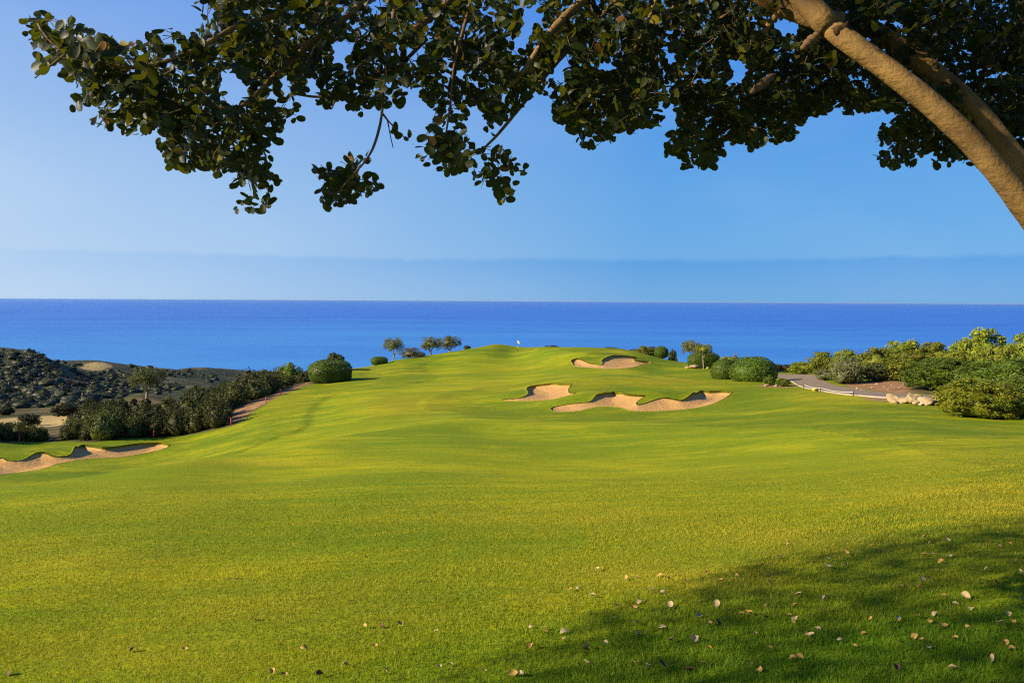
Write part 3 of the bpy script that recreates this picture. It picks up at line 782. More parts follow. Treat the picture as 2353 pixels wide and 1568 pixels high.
# ---- skyline plants by the green
GS = 'olive trees on the skyline left of the green'
tree('olive_tree', OL[0], 882, 925, 776, 131, 'slender olive tree with a bare leaning trunk, leftmost on the green skyline', 'tree', GS, 0.4)
tree('olive_tree', OL[3], 917, 970, 791, 136, 'low bushy olive second from the left on the green skyline', 'tree', GS, 1.5, -0.6)
tree('olive_tree', OL[2], 967, 1014, 773, 142, 'olive tree with two thin stems, third from the left on the skyline', 'tree', GS, 2.2)
tree('olive_tree', OL[1], 1008, 1057, 771, 146, 'darker round olive tree nearest the flag on the skyline', 'tree', GS, 4.0)
plant('low_shrub', GREYS[0], 946, 980, 808, 137, 'small pale shrub at the feet of the skyline olives', 'shrub')
plant('low_shrub', SCRUB[0], 1064, 1082, 792.5, 152, 'small dark shrub alone between the olives and the green mound', 'shrub')
plant('clipped_bush', CLIPB, 852, 890, 819, 123, 'dark rounded bush on the sea edge left of the olive trees', 'bush', None, 0.2)
plant('clipped_bush', CLIPB, 709, 806, 827, -879, 'big boxy clipped bush at the left end of the rough, red stake before it', 'bush', None, 0.35)
plant('scrub_shrub', SCRUB[1], 737, 803, 811, 113, 'tall dark shrub rising behind the boxy clipped bush', 'shrub')
plant('lime_shrub', shrub_mesh('lime_shrub', 190, 60, 60, .05, M_LIME), 634, 698, 829, 108, 'bright green shrub on top of the dark scrub', 'shrub')
plant('lime_shrub', LOWB[0], 613, 638, 857, 104, 'small yellow green bush in the scrub below the bright green shrub', 'shrub')
plant('low_shrub', SCRUB[2], 1244, 1289, 790, 162, 'low grey shrub on the skyline right of the flag', 'shrub')
SKY = 'low shrubs on the skyline right of the green'
plant('low_shrub', SCRUB[3], 1372, 1438, 797, 158, 'flat dark shrub on the skyline above the left end of the far bunker', 'shrub', SKY)
plant('low_shrub', SCRUB[0], 1440, 1475, 801, 157, 'thin low shrub between two larger skyline shrubs behind the far bunker', 'shrub', SKY)
plant('low_shrub', MAQ[0], 1457, 1513, 792, 150, 'olive green shrub on the skyline left of the dark round bush', 'shrub', SKY)
plant('clipped_bush', BALL, 1503, 1536, 796, 124, 'dark upright ball of a bush right of the far bunker', 'bush', None, 0.0)
plant('low_shrub', SCRUB[1], 1534, 1556, 802, 150, 'small shrub on the skyline just right of the ball bush', 'shrub', SKY)
# ---- the planted corner by the path
tree('umbrella_tree', olive_parts(186, zlow=.45, forks=3, flat=.3), 1566, 1614, 784, 112, 'flat topped olive tree behind the clipped hedge', 'tree')
tree('slender_tree', olive_parts(187, zlow=.55, forks=2, leaf=.06, nb=26, mat=M_MAQUIS), 1600, 1634, 791, 101, 'slender tree with a pale bare trunk before the clipped hedge', 'tree', None, 0.8)
plant('clipped_hedge', CLIPB, 1580, 1654, 809, -846, 'dark clipped hedge behind the slender pale trunk and the boulder', 'hedge', None, 0.1, deep=.6)
plant('low_shrub', MAQ[1], 1640, 1706, 818, 97, 'rough topped shrub showing above the smaller clipped dome', 'shrub')
plant('low_shrub', GREYS[1], 1681, 1700, 811, 99, 'small grey tuft sticking up behind the clipped domes', 'shrub')
plant('clipped_bush', CLIPD[0], 1634, 1692, 825, -871, 'smaller clipped dome bush left of the big dome', 'bush', 'clipped dome bushes by the path', 0.6)
plant('clipped_bush', CLIPD[1], 1680, 1783, 819, -877, 'big clipped dome bush beside the cart path', 'bush', 'clipped dome bushes by the path', 0.0)
plant('low_bush', LOWB[0], 1751, 1781, 862, -885, 'left one of two low round bushes before the big dome', 'bush', 'low bushes at the path corner')
plant('low_bush', LOWB[1], 1783, 1818, 868, -888, 'right one of two low round bushes, next to the path', 'bush', 'low bushes at the path corner')
for x0, x1, y0, Y in ((1766, 1800, 833, 104), (1788, 1826, 834, 108)):
    plant('scrub_shrub', SCRUB[2], x0, x1, y0, Y, 'dark shaded scrub beyond the far end of the cart path', 'shrub', 'dark scrub beyond the path')
# ---- maquis on the right
MQ = 'tall maquis shrubs right of the cart path'
for m, x0, x1, y0, Y, lab in (
    (MAQ[0], 1812, 1876, 828, 92, 'leftmost and lowest of the pale green shrubs beyond the path'),
    (MAQ[1], 1852, 1924, 806, 88, 'ragged pale green shrub with upright tufts beyond the path bend'),
    (MAQ[2], 1908, 1980, 801, 82, 'olive green shrub rising behind the grey green bush'),
    (MAQ[3], 1965, 2060, 797, 78, 'sunlit green shrub behind the bare earth, left part of the long mass'),
    (MAQ[0], 2030, 2130, 775, 80, 'tallest sunlit green shrub of the long mass behind the bare earth'),
    (MAQ[1], 2095, 2196, 784, 78, 'rounded sunlit green shrub at the right end of the long mass'),
    (MAQ[2], 2030, 2160, 806, 71, 'dark fronted shrub standing on the bare earth'),
    (SCRUB[0], 1975, 2060, 832, 72, 'dark low shrub on the left edge of the bare earth'),
    (MAQ[3], 2190, 2322, 753, 66, 'tall tree like shrub making the highest peak on the right'),
    (MAQ[0], 2240, 2345, 785, 58, 'olive shrub below the highest peak on the right'),
    (MAQ[1], 2312, 2440, 760, 60, 'tall shrub cut by the right edge of the picture'),
    (MAQ[2], 2150, 2250, 800, 60, 'brownish twiggy shrub between the mass and the tall peak'),
    (MAQ[3], 2300, 2480, 805, 52, 'green shrub behind the golden one at the right edge')):
    plant('maquis_shrub', m, x0, x1, y0, Y, lab, 'shrub', MQ)
plant('grey_shrub', GREYS[0], 1906, 1984, 817, -883, 'big grey green shrub beside the cart path', 'shrub')
plant('grey_shrub', GREYS[1], 1873, 1912, 846, -874, 'small grey green shrub at the bend of the cart path', 'shrub')
BIGS = [shrub_mesh('big_shrub', 195 + k, 260, 110, .032, mt, rb=(.06, .12), amp=.1) for k, mt in enumerate((M_GLOSSY, M_GOLD, M_GLOSSY))]
plant('green_shrub', BIGS[0], 2082, 2262, 820, -902, 'broad dark green shrub behind the pale boulders', 'shrub', None, 0.3)
plant('green_shrub', BIGS[2], 2205, 2460, 822, 43, 'broad glossy green shrub behind the golden shrub at the right', 'shrub', None, 2.0)
plant('golden_shrub', BIGS[1], 2158, 2345, 866, -966, 'big golden green shrub standing on the lawn at the right edge', 'shrub', None, 1.0)
plant('green_shrub', BIGS[0], 2262, 2480, 862, -962, 'dark green shrub right of the golden one, cut by the picture edge', 'shrub', None, 4.0)

# ---- scrub on the slope beyond the left edge of the course
TOPX = [0, 53, 60, 150, 159, 180, 212, 300, 383, 450, 503, 542, 580, 619, 660, 720]
TOPY = [964, 972, 978, 980, 966, 934, 917, 914, 911, 882, 876, 864, 848, 834, 836, 840]
rng = np.random.default_rng(5)
cand = []
ev = np.diff(edge_w, axis=0)
for _ in range(14000):
    k = rng.integers(0, len(ev)); f = rng.random()
    p = edge_w[k] + ev[k] * f
    nrm = np.array([-ev[k][1], ev[k][0]]); nrm /= np.linalg.norm(nrm)
    dist = rng.uniform(1.4, 72) if rng.random() < .55 else rng.uniform(1.0, 6)
    q = p + nrm * dist
    cand.append((q[0], q[1], dist))
kept = []
for x, y, dist in cand:
    if len(kept) >= 290: break
    if bsdf(np.array([[x, y]]), DIRT)[0] > -0.8 or bsdf(np.array([[x, y]]), STRAW)[0] > -1.5: continue
    if sdf(np.array([[x, y]]), WILD)[0] < .8: continue
    sp = 1.5 if dist < 6 else 2.9
    if any((x - a) ** 2 + (y - b) ** 2 < sp ** 2 for a, b, *_ in kept): continue
    z = float(ground(x, y)[0]); pp = proj([x, y, z])[0]
    if pp[0] < -120 or pp[0] > 735: continue
    ty = np.interp(pp[0], TOPX, TOPY) + rng.uniform(0, 24 if pp[0] > 170 else 9)
    hmax = at(pp[0], ty, y)[0][2] - z
    if hmax < 0.55: continue
    h = min(hmax, rng.uniform(1.5, 3.6) if dist > 5 else rng.uniform(1.0, 2.5))
    kept.append((x, y, h, dist, z, pp))
for px_ in np.arange(-60, 190, 5.5):                  # low growth crowding the mown edge behind the left bunker
    k = int(np.clip(np.searchsorted([e_[0] for e_ in EDGE_PX], px_) - 1, 0, len(ev) - 1))
    f = np.clip((px_ - EDGE_PX[k][0]) / (EDGE_PX[k + 1][0] - EDGE_PX[k][0]), 0, 1)
    nrm = np.array([-ev[k][1], ev[k][0]]); nrm /= np.linalg.norm(nrm)
    dist = rng.uniform(1.0, 4.5); q = edge_w[k] + ev[k] * f + nrm * dist
    z = float(ground(q[0], q[1])[0]); pp = proj([q[0], q[1], z])[0]
    h = at(px_, np.interp(px_, TOPX, TOPY) + rng.uniform(0, 10), q[1])[0][2] - z
    kept.append((q[0], q[1], np.clip(h, .8, 2.0) * rng.uniform(.8, 1.15), dist, z, pp))
print('scrub', len(kept))
for x, y, h, dist, z, pp in kept:
    sp = dist < 7 or rng.random() < .35
    me = (SPIKY if sp else SCRUB)[rng.integers(0, 4)]
    w = h * rng.uniform(1.1, 1.6) if not sp else h * rng.uniform(.95, 1.3)
    o = obj('scrub_shrub', me, None, None, (x, y, z - .12 * h), rng.uniform(0, 6.28), (w, w, h * 1.1))
    LM = [((20, 1010), 'near the leftmost stake'), ((200, 1000), 'behind the left bunker'), ((353, 1000), 'by the stake at the bunker tip'), ((520, 970), 'beside the brown bank'), ((640, 850), 'under the bright green shrub'), ((340, 905), 'below the lone round tree'), ((120, 960), 'next to the straw field'), ((460, 900), 'on the upper slope'), ((600, 905), 'above the brown bank')]
    side = min(LM, key=lambda m: (m[0][0] - pp[0]) ** 2 + 4 * (m[0][1] - pp[1]) ** 2)[1]
    lab = ('spiky green' if sp else 'dark olive') + ' scrub shrub ' + side
    tag(o, lab, 'shrub', 'scrub on the slope beyond the left mown edge')
tp = hit(344, 916)[0]
tree('round_tree', olive_parts(188, zlow=.30, forks=4, leaf=.04, nb=90, nl=60, mat=M_DTREE, lean=.02), 300, 372, 844, tp[1], 'lone round crowned tree standing above the scrub in the valley', 'tree')
for (x0, x1, y0, y1), lab in (((-30, 52, 964, 1004), 'big dark bush at the left picture edge behind the bunker ridge'), ((40, 93, 950, 977), 'round dark bush alone on the straw field'), ((120, 182, 925, 955), 'dark bush on the far edge of the straw field'), ((-5, 32, 932, 953), 'dark bush at the left end of the straw field')):
    q = hit((x0 + x1) / 2, y1)[0]
    plant('field_bush', SCRUB[int(x0) % 4], x0, x1, y0, q[1], lab, 'bush')
# ---- scattered scrub on the far hills: the larger ones singly, the rest as ground cover
HP = np.array([(-60,800),(0,800),(63,808),(100,816),(140,822),(225,829),(315,841),(378,849),(476,852),(560,857),(545,872),(440,885),(380,905),(300,912),(240,922),(150,935),(0,945),(-60,945)], float)
FARM = [shrub_mesh('far_shrub', 210 + k, 14, 14, .20, M_FAR, rb=(.16, .26)) for k in range(4)]
pts = np.stack([rng.uniform(-60, 560, 1000), rng.uniform(800, 945, 1000)], -1)
pts = np.concatenate([pts, np.stack([rng.uniform(-60, 150, 150), rng.uniform(800, 930, 150)], -1)])  # extra dark scrub on the far-left slope stands in for its shade
pts = pts[sdf(pts, HP) > 0]
hp = hit(pts[:, 0], pts[:, 1])
cov = []
nsing = 0
for (px_, py_), p in zip(pts, hp):
    if p[1] < 175 or p[1] > 900 or bsdf(p[None, :2], STRAW2, 4.)[0] > 0: continue
    if vnoise(p[:1] / 24.0, p[1:2] / 40.0, 55)[0] < (-1.2 if px_ < 130 else -.45): continue
    s = rng.uniform(1.0, 2.2) if rng.random() < .8 else rng.uniform(2.2, 3.6)
    if nsing < 110 and s > 1.6:
        nsing += 1
        o = obj('hill_shrub', FARM[nsing % 4], None, None, (p[0], p[1], p[2] - .2 * s), rng.uniform(0, 6.28), (s * 1.7, s * 1.7, s * .72))
        where = ('high on the dark hill at far left' if py_ < 850 else 'low on the dark hill at far left') if px_ < 130 else ('on the pale coastal ridge by the sea' if py_ < 868 else ('on the valley side left of the round tree' if px_ < 330 else 'on the valley side right of the round tree'))
        tag(o, 'dark scrub bush ' + where, 'shrub', 'scrub bushes scattered over the far hills')
    else:
        cov.append((p, s))
parts = []
for p, s in cov:
    for part in [core(np.array([p[0], p[1], p[2] + .25 * s]), np.array([.8, .8, .36]) * s, rng, 7, 5, .22)] + clump_crown(rng, 6, 6, .32 * s, np.array([p[0], p[1], p[2] + .25 * s]), (.85 * s, .85 * s, .6 * s), rb=(.2 * s, .35 * s)):
        parts.append(part)
V, F = join(parts)
tag(obj('scrub_cover', mesh_np('scrub_cover', V, F), M_FAR), 'low dry scrub covering the far coastal hills', 'scrub', kind='stuff')

# ------------------------------------------------------------------ things on the course
def plain(name, col, rough=0.6, spec=0.3, noise=0.0, scale=20.0):
    def build(t, b):
        c = col
        if noise:
            c = t.mix(t.math('MULTIPLY', t.noise(t.coord(), scale, 5, .65), noise), col, rgb(col[0] * .35, col[1] * .35, col[2] * .35))
            t.l.new(c, b.inputs['Base Color'])
        else:
            b.inputs['Base Color'].default_value = col
    return material(name, build, rough, spec)
M_WHITE = plain('white_paint', rgb(.8, .8, .78), .5, .3, .2)
M_BLACK = plain('black_paint', rgb(.02, .02, .02), .5)
M_RED = plain('red_paint', rgb(.50, .055, .045), .6, .3, .4)
M_WOOD = plain('weathered_wood', rgb(.10, .07, .045), .8, .2, .5)
M_YELLOW = plain('yellow_paint', rgb(.65, .45, .03), .5, .3, .3)
M_ROPE = plain('rope', rgb(.6, .58, .5), .9, .1)
def rock_build(t, b):
    P = t.coord()
    n = t.noise(P, 3.5, 6, .65)
    c = t.mix(t.ramp(n, .35, .65), rgb(.45, .325, .175), rgb(.27, .175, .085))
    c = t.mix(t.ramp(t.noise(P, 9, 4), .6, .72), c, rgb(.16, .11, .07))
    t.l.new(c, b.inputs['Base Color']); t.l.new(t.bump(n, .8, .08), b.inputs['Normal'])
M_ROCK = material('limestone', rock_build, .9, .15)
def asphalt_build(t, b):
    P = t.coord()
    n = t.noise(P, 1.1, 6, .7)
    c = t.mix(t.ramp(n, .3, .7), rgb(.165, .12, .078), rgb(.25, .185, .12))
    t.l.new(c, b.inputs['Base Color']); t.l.new(t.bump(t.noise(P, 20, 3), .3, .02), b.inputs['Normal'])
M_PATH = material('path_surface', asphalt_build, .9, .15)
M_KERB = plain('kerb_stone', rgb(.42, .35, .25), .85, .15, .45, 6.0)

def box(c, s):
    c, s = np.asarray(c, float), np.asarray(s, float) / 2
    V = np.array([[x, y, z] for z in (-1, 1) for y in (-1, 1) for x in (-1, 1)]) * s + c
    return V, np.array([[0, 2, 3, 1], [4, 5, 7, 6], [0, 1, 5, 4], [2, 6, 7, 3], [0, 4, 6, 2], [1, 3, 7, 5]])
def rock_mesh(seed, sx, sy, sz):
    rng = np.random.default_rng(seed)
    V, F = core(np.zeros(3), np.ones(3), rng, 26, 18, 0.0)
    d = unit(V)
    cuts = unit(rng.normal(size=(11, 3))); dist = rng.uniform(.42, .95, 11)
    r = np.min(np.where(d @ cuts.T > .05, dist / np.maximum(d @ cuts.T, .05), 1.25), axis=1)
    r = np.minimum(r, 1.2) * (1 + .05 * vnoise(d[:, 0] * 6 + d[:, 2] * 4, d[:, 1] * 6, seed) + .012 * rng.normal(size=len(V)))
    V = d * r[:, None] * np.array([sx, sy, sz]) / 2 + [0, 0, sz * .30]
    return mesh_np('boulder', V, F)
# flag and its stick
fp = at(1189, 809.5, 140)[0]; fp[2] = float(ground(fp[0], fp[1])[0])
e = tag(empty('flagstick', fp), 'white flagstick with a small white flag on the putting green', 'flag')
H_ = at(1189, 781.5, 140)[0][2] - fp[2]
V, F = tube([[0, 0, .0], [0, 0, H_ * .28], [0, 0, H_ * .30]], .022, 8); obj('pole_foot', mesh_np('pole_foot', V, F), M_BLACK, e)
V, F = tube([[0, 0, H_ * .3], [0, 0, H_ * .52]], .020, 8); obj('pole', mesh_np('pole', V, F), M_WHITE, e)
V, F = tube([[0, 0, H_ * .52], [0, 0, H_ * .66]], .020, 8); obj('pole_band', mesh_np('pole_band', V, F), M_BLACK, e)
V, F = tube([[0, 0, H_ * .66], [0, 0, H_]], .024, 8); obj('pole', mesh_np('pole', V, F), M_WHITE, e)
gx, gz = np.meshgrid(np.linspace(0, .62, 9), np.linspace(0, 1, 6))
drop = gx * .55 + .05 * np.sin(gx * 9)
V = np.stack([.02 + gx * .72, .07 * np.sin(gx * 11 + gz * 2), H_ - .02 - (1 - gz) * .50 * (1 - gx * .45) - drop * .8], -1).reshape(-1, 3)
a, b = np.meshgrid(np.arange(5), np.arange(8), indexing='ij')
F = np.stack([a * 9 + b, a * 9 + b + 1, (a + 1) * 9 + b + 1, (a + 1) * 9 + b], -1).reshape(-1, 4)
obj('flag', mesh_np('flag', V, F, smooth=True), M_WHITE, e)
# cart path and its kerb
NEAR = [(1772,861.5),(1790,868),(1816,875.5),(1830,884),(1847,890.5),(1870,895),(1905,901.5),(1950,907),(1996,912),(2041,914.5),(2120,914.5),(2230,913),(2420,912)]
FARP = [(1800,859.5),(1850,860.5),(1874,862.5),(1891,875),(1925,887),(1961,894),(2008,900),(2055,905),(2079,907.5),(2120,909),(2164,910),(2230,910),(2420,909)]
pn, pf = resample(hits(NEAR)[:, :2], .5, False), hits(FARP)[:, :2]
n_p = 120
pn = smooth_path(resample(hits(NEAR)[:, :2], 4.0, False), n_p); pf = smooth_path(resample(hits(FARP)[:, :2], 4.0, False), n_p)
kk = np.linspace(0, 1, 9)[None, :, None]
G = pn[:, None] * (1 - kk) + pf[:, None] * kk
gz_ = ground(G[..., 0].ravel(), G[..., 1].ravel()).reshape(G.shape[:2]) + .05
V = np.concatenate([G, gz_[..., None]], -1).reshape(-1, 3)
a, b = np.meshgrid(np.arange(n_p - 1), np.arange(8), indexing='ij')
F = np.stack([a * 9 + b, a * 9 + b + 1, (a + 1) * 9 + b + 1, (a + 1) * 9 + b], -1).reshape(-1, 4)
tag(obj('path', mesh_np('path', V, F, smooth=True), M_PATH), 'worn grey cart path curving past the clipped bushes', 'path', kind='structure')
kp = pn[30:]
kz = ground(kp[:, 0], kp[:, 1])
dirk = unit(np.gradient(kp, axis=0)); nk = np.stack([-dirk[:, 1], dirk[:, 0]], -1)
ring = []
for o_, h_ in ((-.05, -.05), (-.05, .075), (.05, .075), (.05, -.05)):
    ring.append(np.concatenate([kp + nk * o_, (kz + h_ + .008 * vnoise(kp[:, 0] * 3, kp[:, 1] * 3, 4))[:, None]], -1))
V = np.stack(ring, 1).reshape(-1, 3); m_ = len(kp)
a, b = np.meshgrid(np.arange(m_ - 1), np.arange(3), indexing='ij')
F = np.stack([a * 4 + b, a * 4 + b + 1, (a + 1) * 4 + b + 1, (a + 1) * 4 + b], -1).reshape(-1, 4)
tag(obj('kerb', mesh_np('kerb', V, F), M_KERB), 'pale stone kerb along the lawn side of the cart path', 'kerb', kind='structure')
# rope on black posts beside the path
rb = [hit(x, y)[0] for x, y in ((1846, 891.5), (1885, 899.5), (1960, 909.5))]
rt = [at(x, y, p[1])[0][2] - p[2] for (x, y), p in zip(((1846, 880.5), (1885, 888.5), (1960, 898)), rb)]
e = tag(empty('rope_barrier', rb[1]), 'white rope slung between three black posts beside the cart path', 'rope barrier')
for p, h in zip(rb, rt):
    V, F = tube(np.array([[0, 0, -.1], [0, 0, h]]) + (p - rb[1]), .035, 8); obj('post', mesh_np('post', V, F), M_BLACK, e)
for q in range(2):
    A, B = rb[q] + [0, 0, rt[q] * .8], rb[q + 1] + [0, 0, rt[q + 1] * .8]
    t_ = np.linspace(0, 1, 14)[:, None]
    pth = A * (1 - t_) + B * t_ - np.array([0, 0, 1.0]) * (.10 * 4 * t_ * (1 - t_)) - rb[1]
    V, F = tube(pth, .018, 5); obj('rope', mesh_np('rope', V, F), M_ROPE, e)
# yellow marker blocks
for (x, y, w, lab) in ((1873, 899.5, .42, 'yellow sign block with a dark panel beside the rope'), (1626, 848, .36, 'small yellow marker block by the boulder and the hedge')):
    p = hit(x, y)[0]
    e = tag(empty('marker_block', p, -.25), lab, 'marker')
    V, F = box((0, 0, .16), (w, .14, .24)); obj('block', mesh_np('block', V, F), M_YELLOW, e)
    V, F = box((.03, -.075, .17), (w * .62, .02, .13)); obj('panel', mesh_np('panel', V, F), M_WOOD, e)
    for s in (-1, 1):
        V, F = box((s * w * .38, 0, .0), (.05, .08, .1)); obj('foot', mesh_np('foot', V, F), M_WOOD, e)
# red hazard stakes along the left edge
ST = [(45, 1013, 14, 'red stake behind the left bunker, nearest the picture edge'), (353, 1003, 16, 'red stake behind the right tip of the left bunker'), (531, 975, 17, 'red stake at the foot of the brown bank'),
      (611, 926, 16, 'red stake on the brown bank halfway up the slope'), (644, 906, 14, 'red stake at the top of the brown bank'), (744, 877, 8, 'short red stake in front of the boxy clipped bush')]
for x, y, hpx, lab in ST:
    p = hit(x, y + 1.5)[0]; h = max(.5, hpx / FPX * p[1])
    e = tag(empty('hazard_stake', p, .3), lab, 'stake', 'red stakes along the left edge of the course')
    e.rotation_euler = (RNG.normal(0, .03), RNG.normal(0, .05), .3)
    V, F = box((0, 0, h / 2 - .1), (.085, .085, h + .2)); obj('shaft', mesh_np('shaft', V, F), M_RED, e)
    V, F = box((0, 0, h + .012), (.070, .070, .025)); obj('cap', mesh_np('cap', V, F), M_RED, e)
p = hit(806.5, 872)[0]
e = tag(empty('post', p), 'short dark wooden post right of the boxy clipped bush', 'post')
V, F = tube([[0, 0, -.1], [0, 0, .55], [0, 0, .75]], [.05, .05, .045], 8); obj('shaft', mesh_np('shaft', V, F), M_WOOD, e)
# boulders: (photo x0, x1, y top, y base)
RK = [(1583, 1606, 836.5, 848, 'pale boulder at the foot of the slender tree'), (1572, 1584, 841, 848, 'small stone left of the pale boulder by the hedge'),
      (2041, 2080, 906, 926, 'tan boulder at the left end of the rock row by the path'), (2063, 2092, 914, 928, 'low boulder wedged second in the rock row'),
      (2076, 2124, 907, 929, 'largest creamy slab boulder in the middle of the rock row'), (2106, 2148, 914, 931, 'grey cream slab boulder right of the largest one'),
      (2145, 2169, 911, 930, 'bright white boulder at the right end of the rock row'), (2092, 2116, 906, 918, 'dark topped boulder leaning behind the rock row'), (2052, 2066, 920, 929, 'small stone before the left end of the rock row'), (2098, 2112, 922, 932, 'small stone before the largest slab boulder'), (2126, 2140, 923, 933, 'small flat stone at the front of the rock row'),
      (1757, 1768, 883, 887.5, 'pebble sized pale stone under the left low bush'), (1779, 1786, 884, 889, 'pale stone between the two low bushes')]
for k, (x0, x1, y0, y1, lab) in enumerate(RK):
    p = hit((x0 + x1) / 2, y1 - 1)[0]; s = p[1] / FPX
    w, h = (x1 - x0) * s, (y1 - y0) * s
    o = obj('boulder', rock_mesh(300 + k, w * 1.2, w * .9, h * 1.45), M_ROCK, None, (p[0], p[1] + w * .2, p[2]), 0)
    tag(o, lab, 'boulder', 'boulders by the cart path' if x0 > 2000 else None)
# small stones on the bare earth
rng = np.random.default_rng(61)
sm = [rock_mesh(330 + k, .17, .14, .10) for k in range(3)]
for k, (x, y) in enumerate([(1968, 893), (1985, 886), (2002, 891), (2015, 883), (2031, 889), (2048, 886), (2066, 892), (2040, 896), (2150, 905), (2138, 907), (1978, 897), (2075, 882)]):
    p = hit(x, y)[0]
    o = obj('stone', sm[k % 3], M_ROCK, None, (p[0], p[1], p[2]), rng.uniform(0, 6), rng.uniform(.7, 1.5))
    tag(o, 'small pale stone lying on the bare earth beyond the path', 'stone', 'stones on the bare earth')

# ------------------------------------------------------------------ the carob tree overhead
def carob_leaf_build():
    m = bpy.data.materials.new('carob_leaf'); m.use_nodes = True
    t = NT(m.node_tree); b = t.n['Principled BSDF']; out = t.n['Material Output']
    k = t.attr('tint')
    c = t.mix(t.ramp(k, 0, .8), rgb(.004, .007, .0015), rgb(.028, .040, .003))
    c = t.mix(t.ramp(k, .86, .93), c, rgb(.22, .17, .018))
    c = t.mix(t.ramp(k, .965, .98), c, rgb(.17, .075, .018))
    n = t.noise(t.coord(), 60.0, 3)
    c = t.mix(t.math('MULTIPLY', n, .35), c, rgb(.02, .03, .006))
    t.l.new(c, b.inputs['Base Color'])
    b.inputs['Roughness'].default_value = .42; b.inputs['Specular IOR Level'].default_value = .12
    tcol = t.mix(.7, c, rgb(.26, .27, .010))
    tr = t.node('ShaderNodeBsdfTranslucent', {'Color': tcol})
    mx = t.node('ShaderNodeMixShader', {0: .21, 1: b.outputs[0], 2: tr.outputs[0]})
    t.l.new(mx.outputs[0], out.inputs['Surface'])
    return m
M_CAROB = carob_leaf_build()
def carob_bark(t, b):
    P = t.coord()
    n = t.noise(P, 5.0, 5, .6); f = t.noise(P, 60.0, 3, .6); s = t.ramp(t.noise(P, 42.0, 2, .5), .66, .72)
    ring = t.noise(t.node('ShaderNodeMapping', {'Vector': P, 'Rotation': (0.0, -0.78, 0.0), 'Scale': (7.0, 7.0, 38.0)}).outputs[0], 1.0, 4, .65)
    c = t.mix(t.ramp(n, .3, .7), rgb(.115, .064, .018), rgb(.235, .138, .040))
    c = t.mix(t.math('MULTIPLY', s, .7), c, rgb(.10, .06, .025))
    c = t.mix(t.math('MULTIPLY', t.ramp(ring, .56, .68), .65), c, rgb(.14, .085, .035))
    c = t.mix(t.math('MULTIPLY', t.ramp(t.noise(P, 11.0, 5, .7), .50, .66), .55), c, rgb(.055, .032, .012))
    t.l.new(c, b.inputs['Base Color'])
    h = t.math('ADD', t.math('MULTIPLY', n, 1.0), t.math('ADD', t.math('MULTIPLY', f, .35), t.math('MULTIPLY', ring, -.4)))
    t.l.new(t.bump(h, .9, .016), b.inputs['Normal'])
M_CBARK = material('carob_bark', carob_bark, .8, .2)
M_TWIG = plain('carob_twig', rgb(.13, .075, .030), .8, .2, .4, 30.0)
M_SCAR = plain('bark_scar', rgb(.07, .038, .018), .95, .1, .6, 40.0)

MAIN = np.array([(35,70),(48,28),(85,22),(115,20),(130,45),(165,35),(190,45),(200,65),(235,75),(285,85),(305,72),(300,100),(325,85),(358,70),(380,47),(393,65),(430,75),(462,62),(470,45),(440,10),(430,-60),(2520,-60),(2520,420),(2352,400),(2225,382),(2204,366),(2186,384),(2144,384),(2137,355),(2108,362),(2108,384),(2090,387),(2065,387),(2051,394),(2030,380),(2019,394),(2001,355),(2009,320),(2023,288),(2041,284),(2069,259),(2044,259),(2012,256),(1984,259),(1955,267),(1938,267),(1920,238),(1902,263),(1877,274),(1851,265),(1843,298),(1827,318),(1799,329),(1788,332),(1757,329),(1741,351),(1730,354),(1713,332),(1688,337),(1669,320),(1663,348),(1686,356),(1652,359),(1647,384),(1614,394),(1592,384),(1575,406),(1564,398),(1564,367),(1539,356),(1517,367),(1514,343),(1531,323),(1525,307),(1556,298),(1556,265),(1542,240),(1514,249),(1531,271),(1509,298),(1487,293),(1459,307),(1418,304),(1415,320),(1393,329),(1376,323),(1371,343),(1351,345),(1335,345),(1324,323),(1293,293),(1279,276),(1268,254),(1266,221),(1222,218),(1212,221),(1215,248),(1188,248),(1188,268),(1162,285),(1135,322),(1145,339),(1185,345),(1212,382),(1212,416),(1178,433),(1178,466),(1145,466),(1131,436),(1098,433),(1085,406),(1088,382),(1058,402),(1017,402),(1000,386),(967,379),(950,352),(962,322),(970,285),(1003,270),(985,245),(957,205),(935,200),(934,262),(905,240),(880,262),(872,250),(850,245),(825,272),(789,252),(800,225),(770,235),(765,250),(718,240),(700,225),(690,250),(698,278),(675,285),(660,270),(655,320),(635,350),(625,395),(650,415),(628,430),(640,450),(608,490),(530,490),(533,470),(523,402),(497,410),(470,398),(452,375),(438,402),(410,385),(382,390),(372,362),(352,318),(385,322),(355,290),(340,312),(290,312),(268,287),(255,305),(228,296),(212,280),(210,245),(175,260),(150,257),(140,240),(170,215),(160,190),(132,172),(150,155),(130,135),(110,160),(78,180),(72,145),(70,90)], float)
HANG = np.array([(778,325),(805,335),(835,335),(862,330),(862,359),(889,372),(869,399),(882,426),(866,460),(842,453),(832,466),(802,466),(785,470),(782,496),(765,496),(748,480),(728,450),(731,426),(715,402),(715,369),(735,366),(755,369),(768,379),(770,349)], float)
DANG = np.array([(886,280),(905,283),(920,305),(945,300),(947,325),(925,330),(918,352),(893,352),(893,325),(905,315)], float)
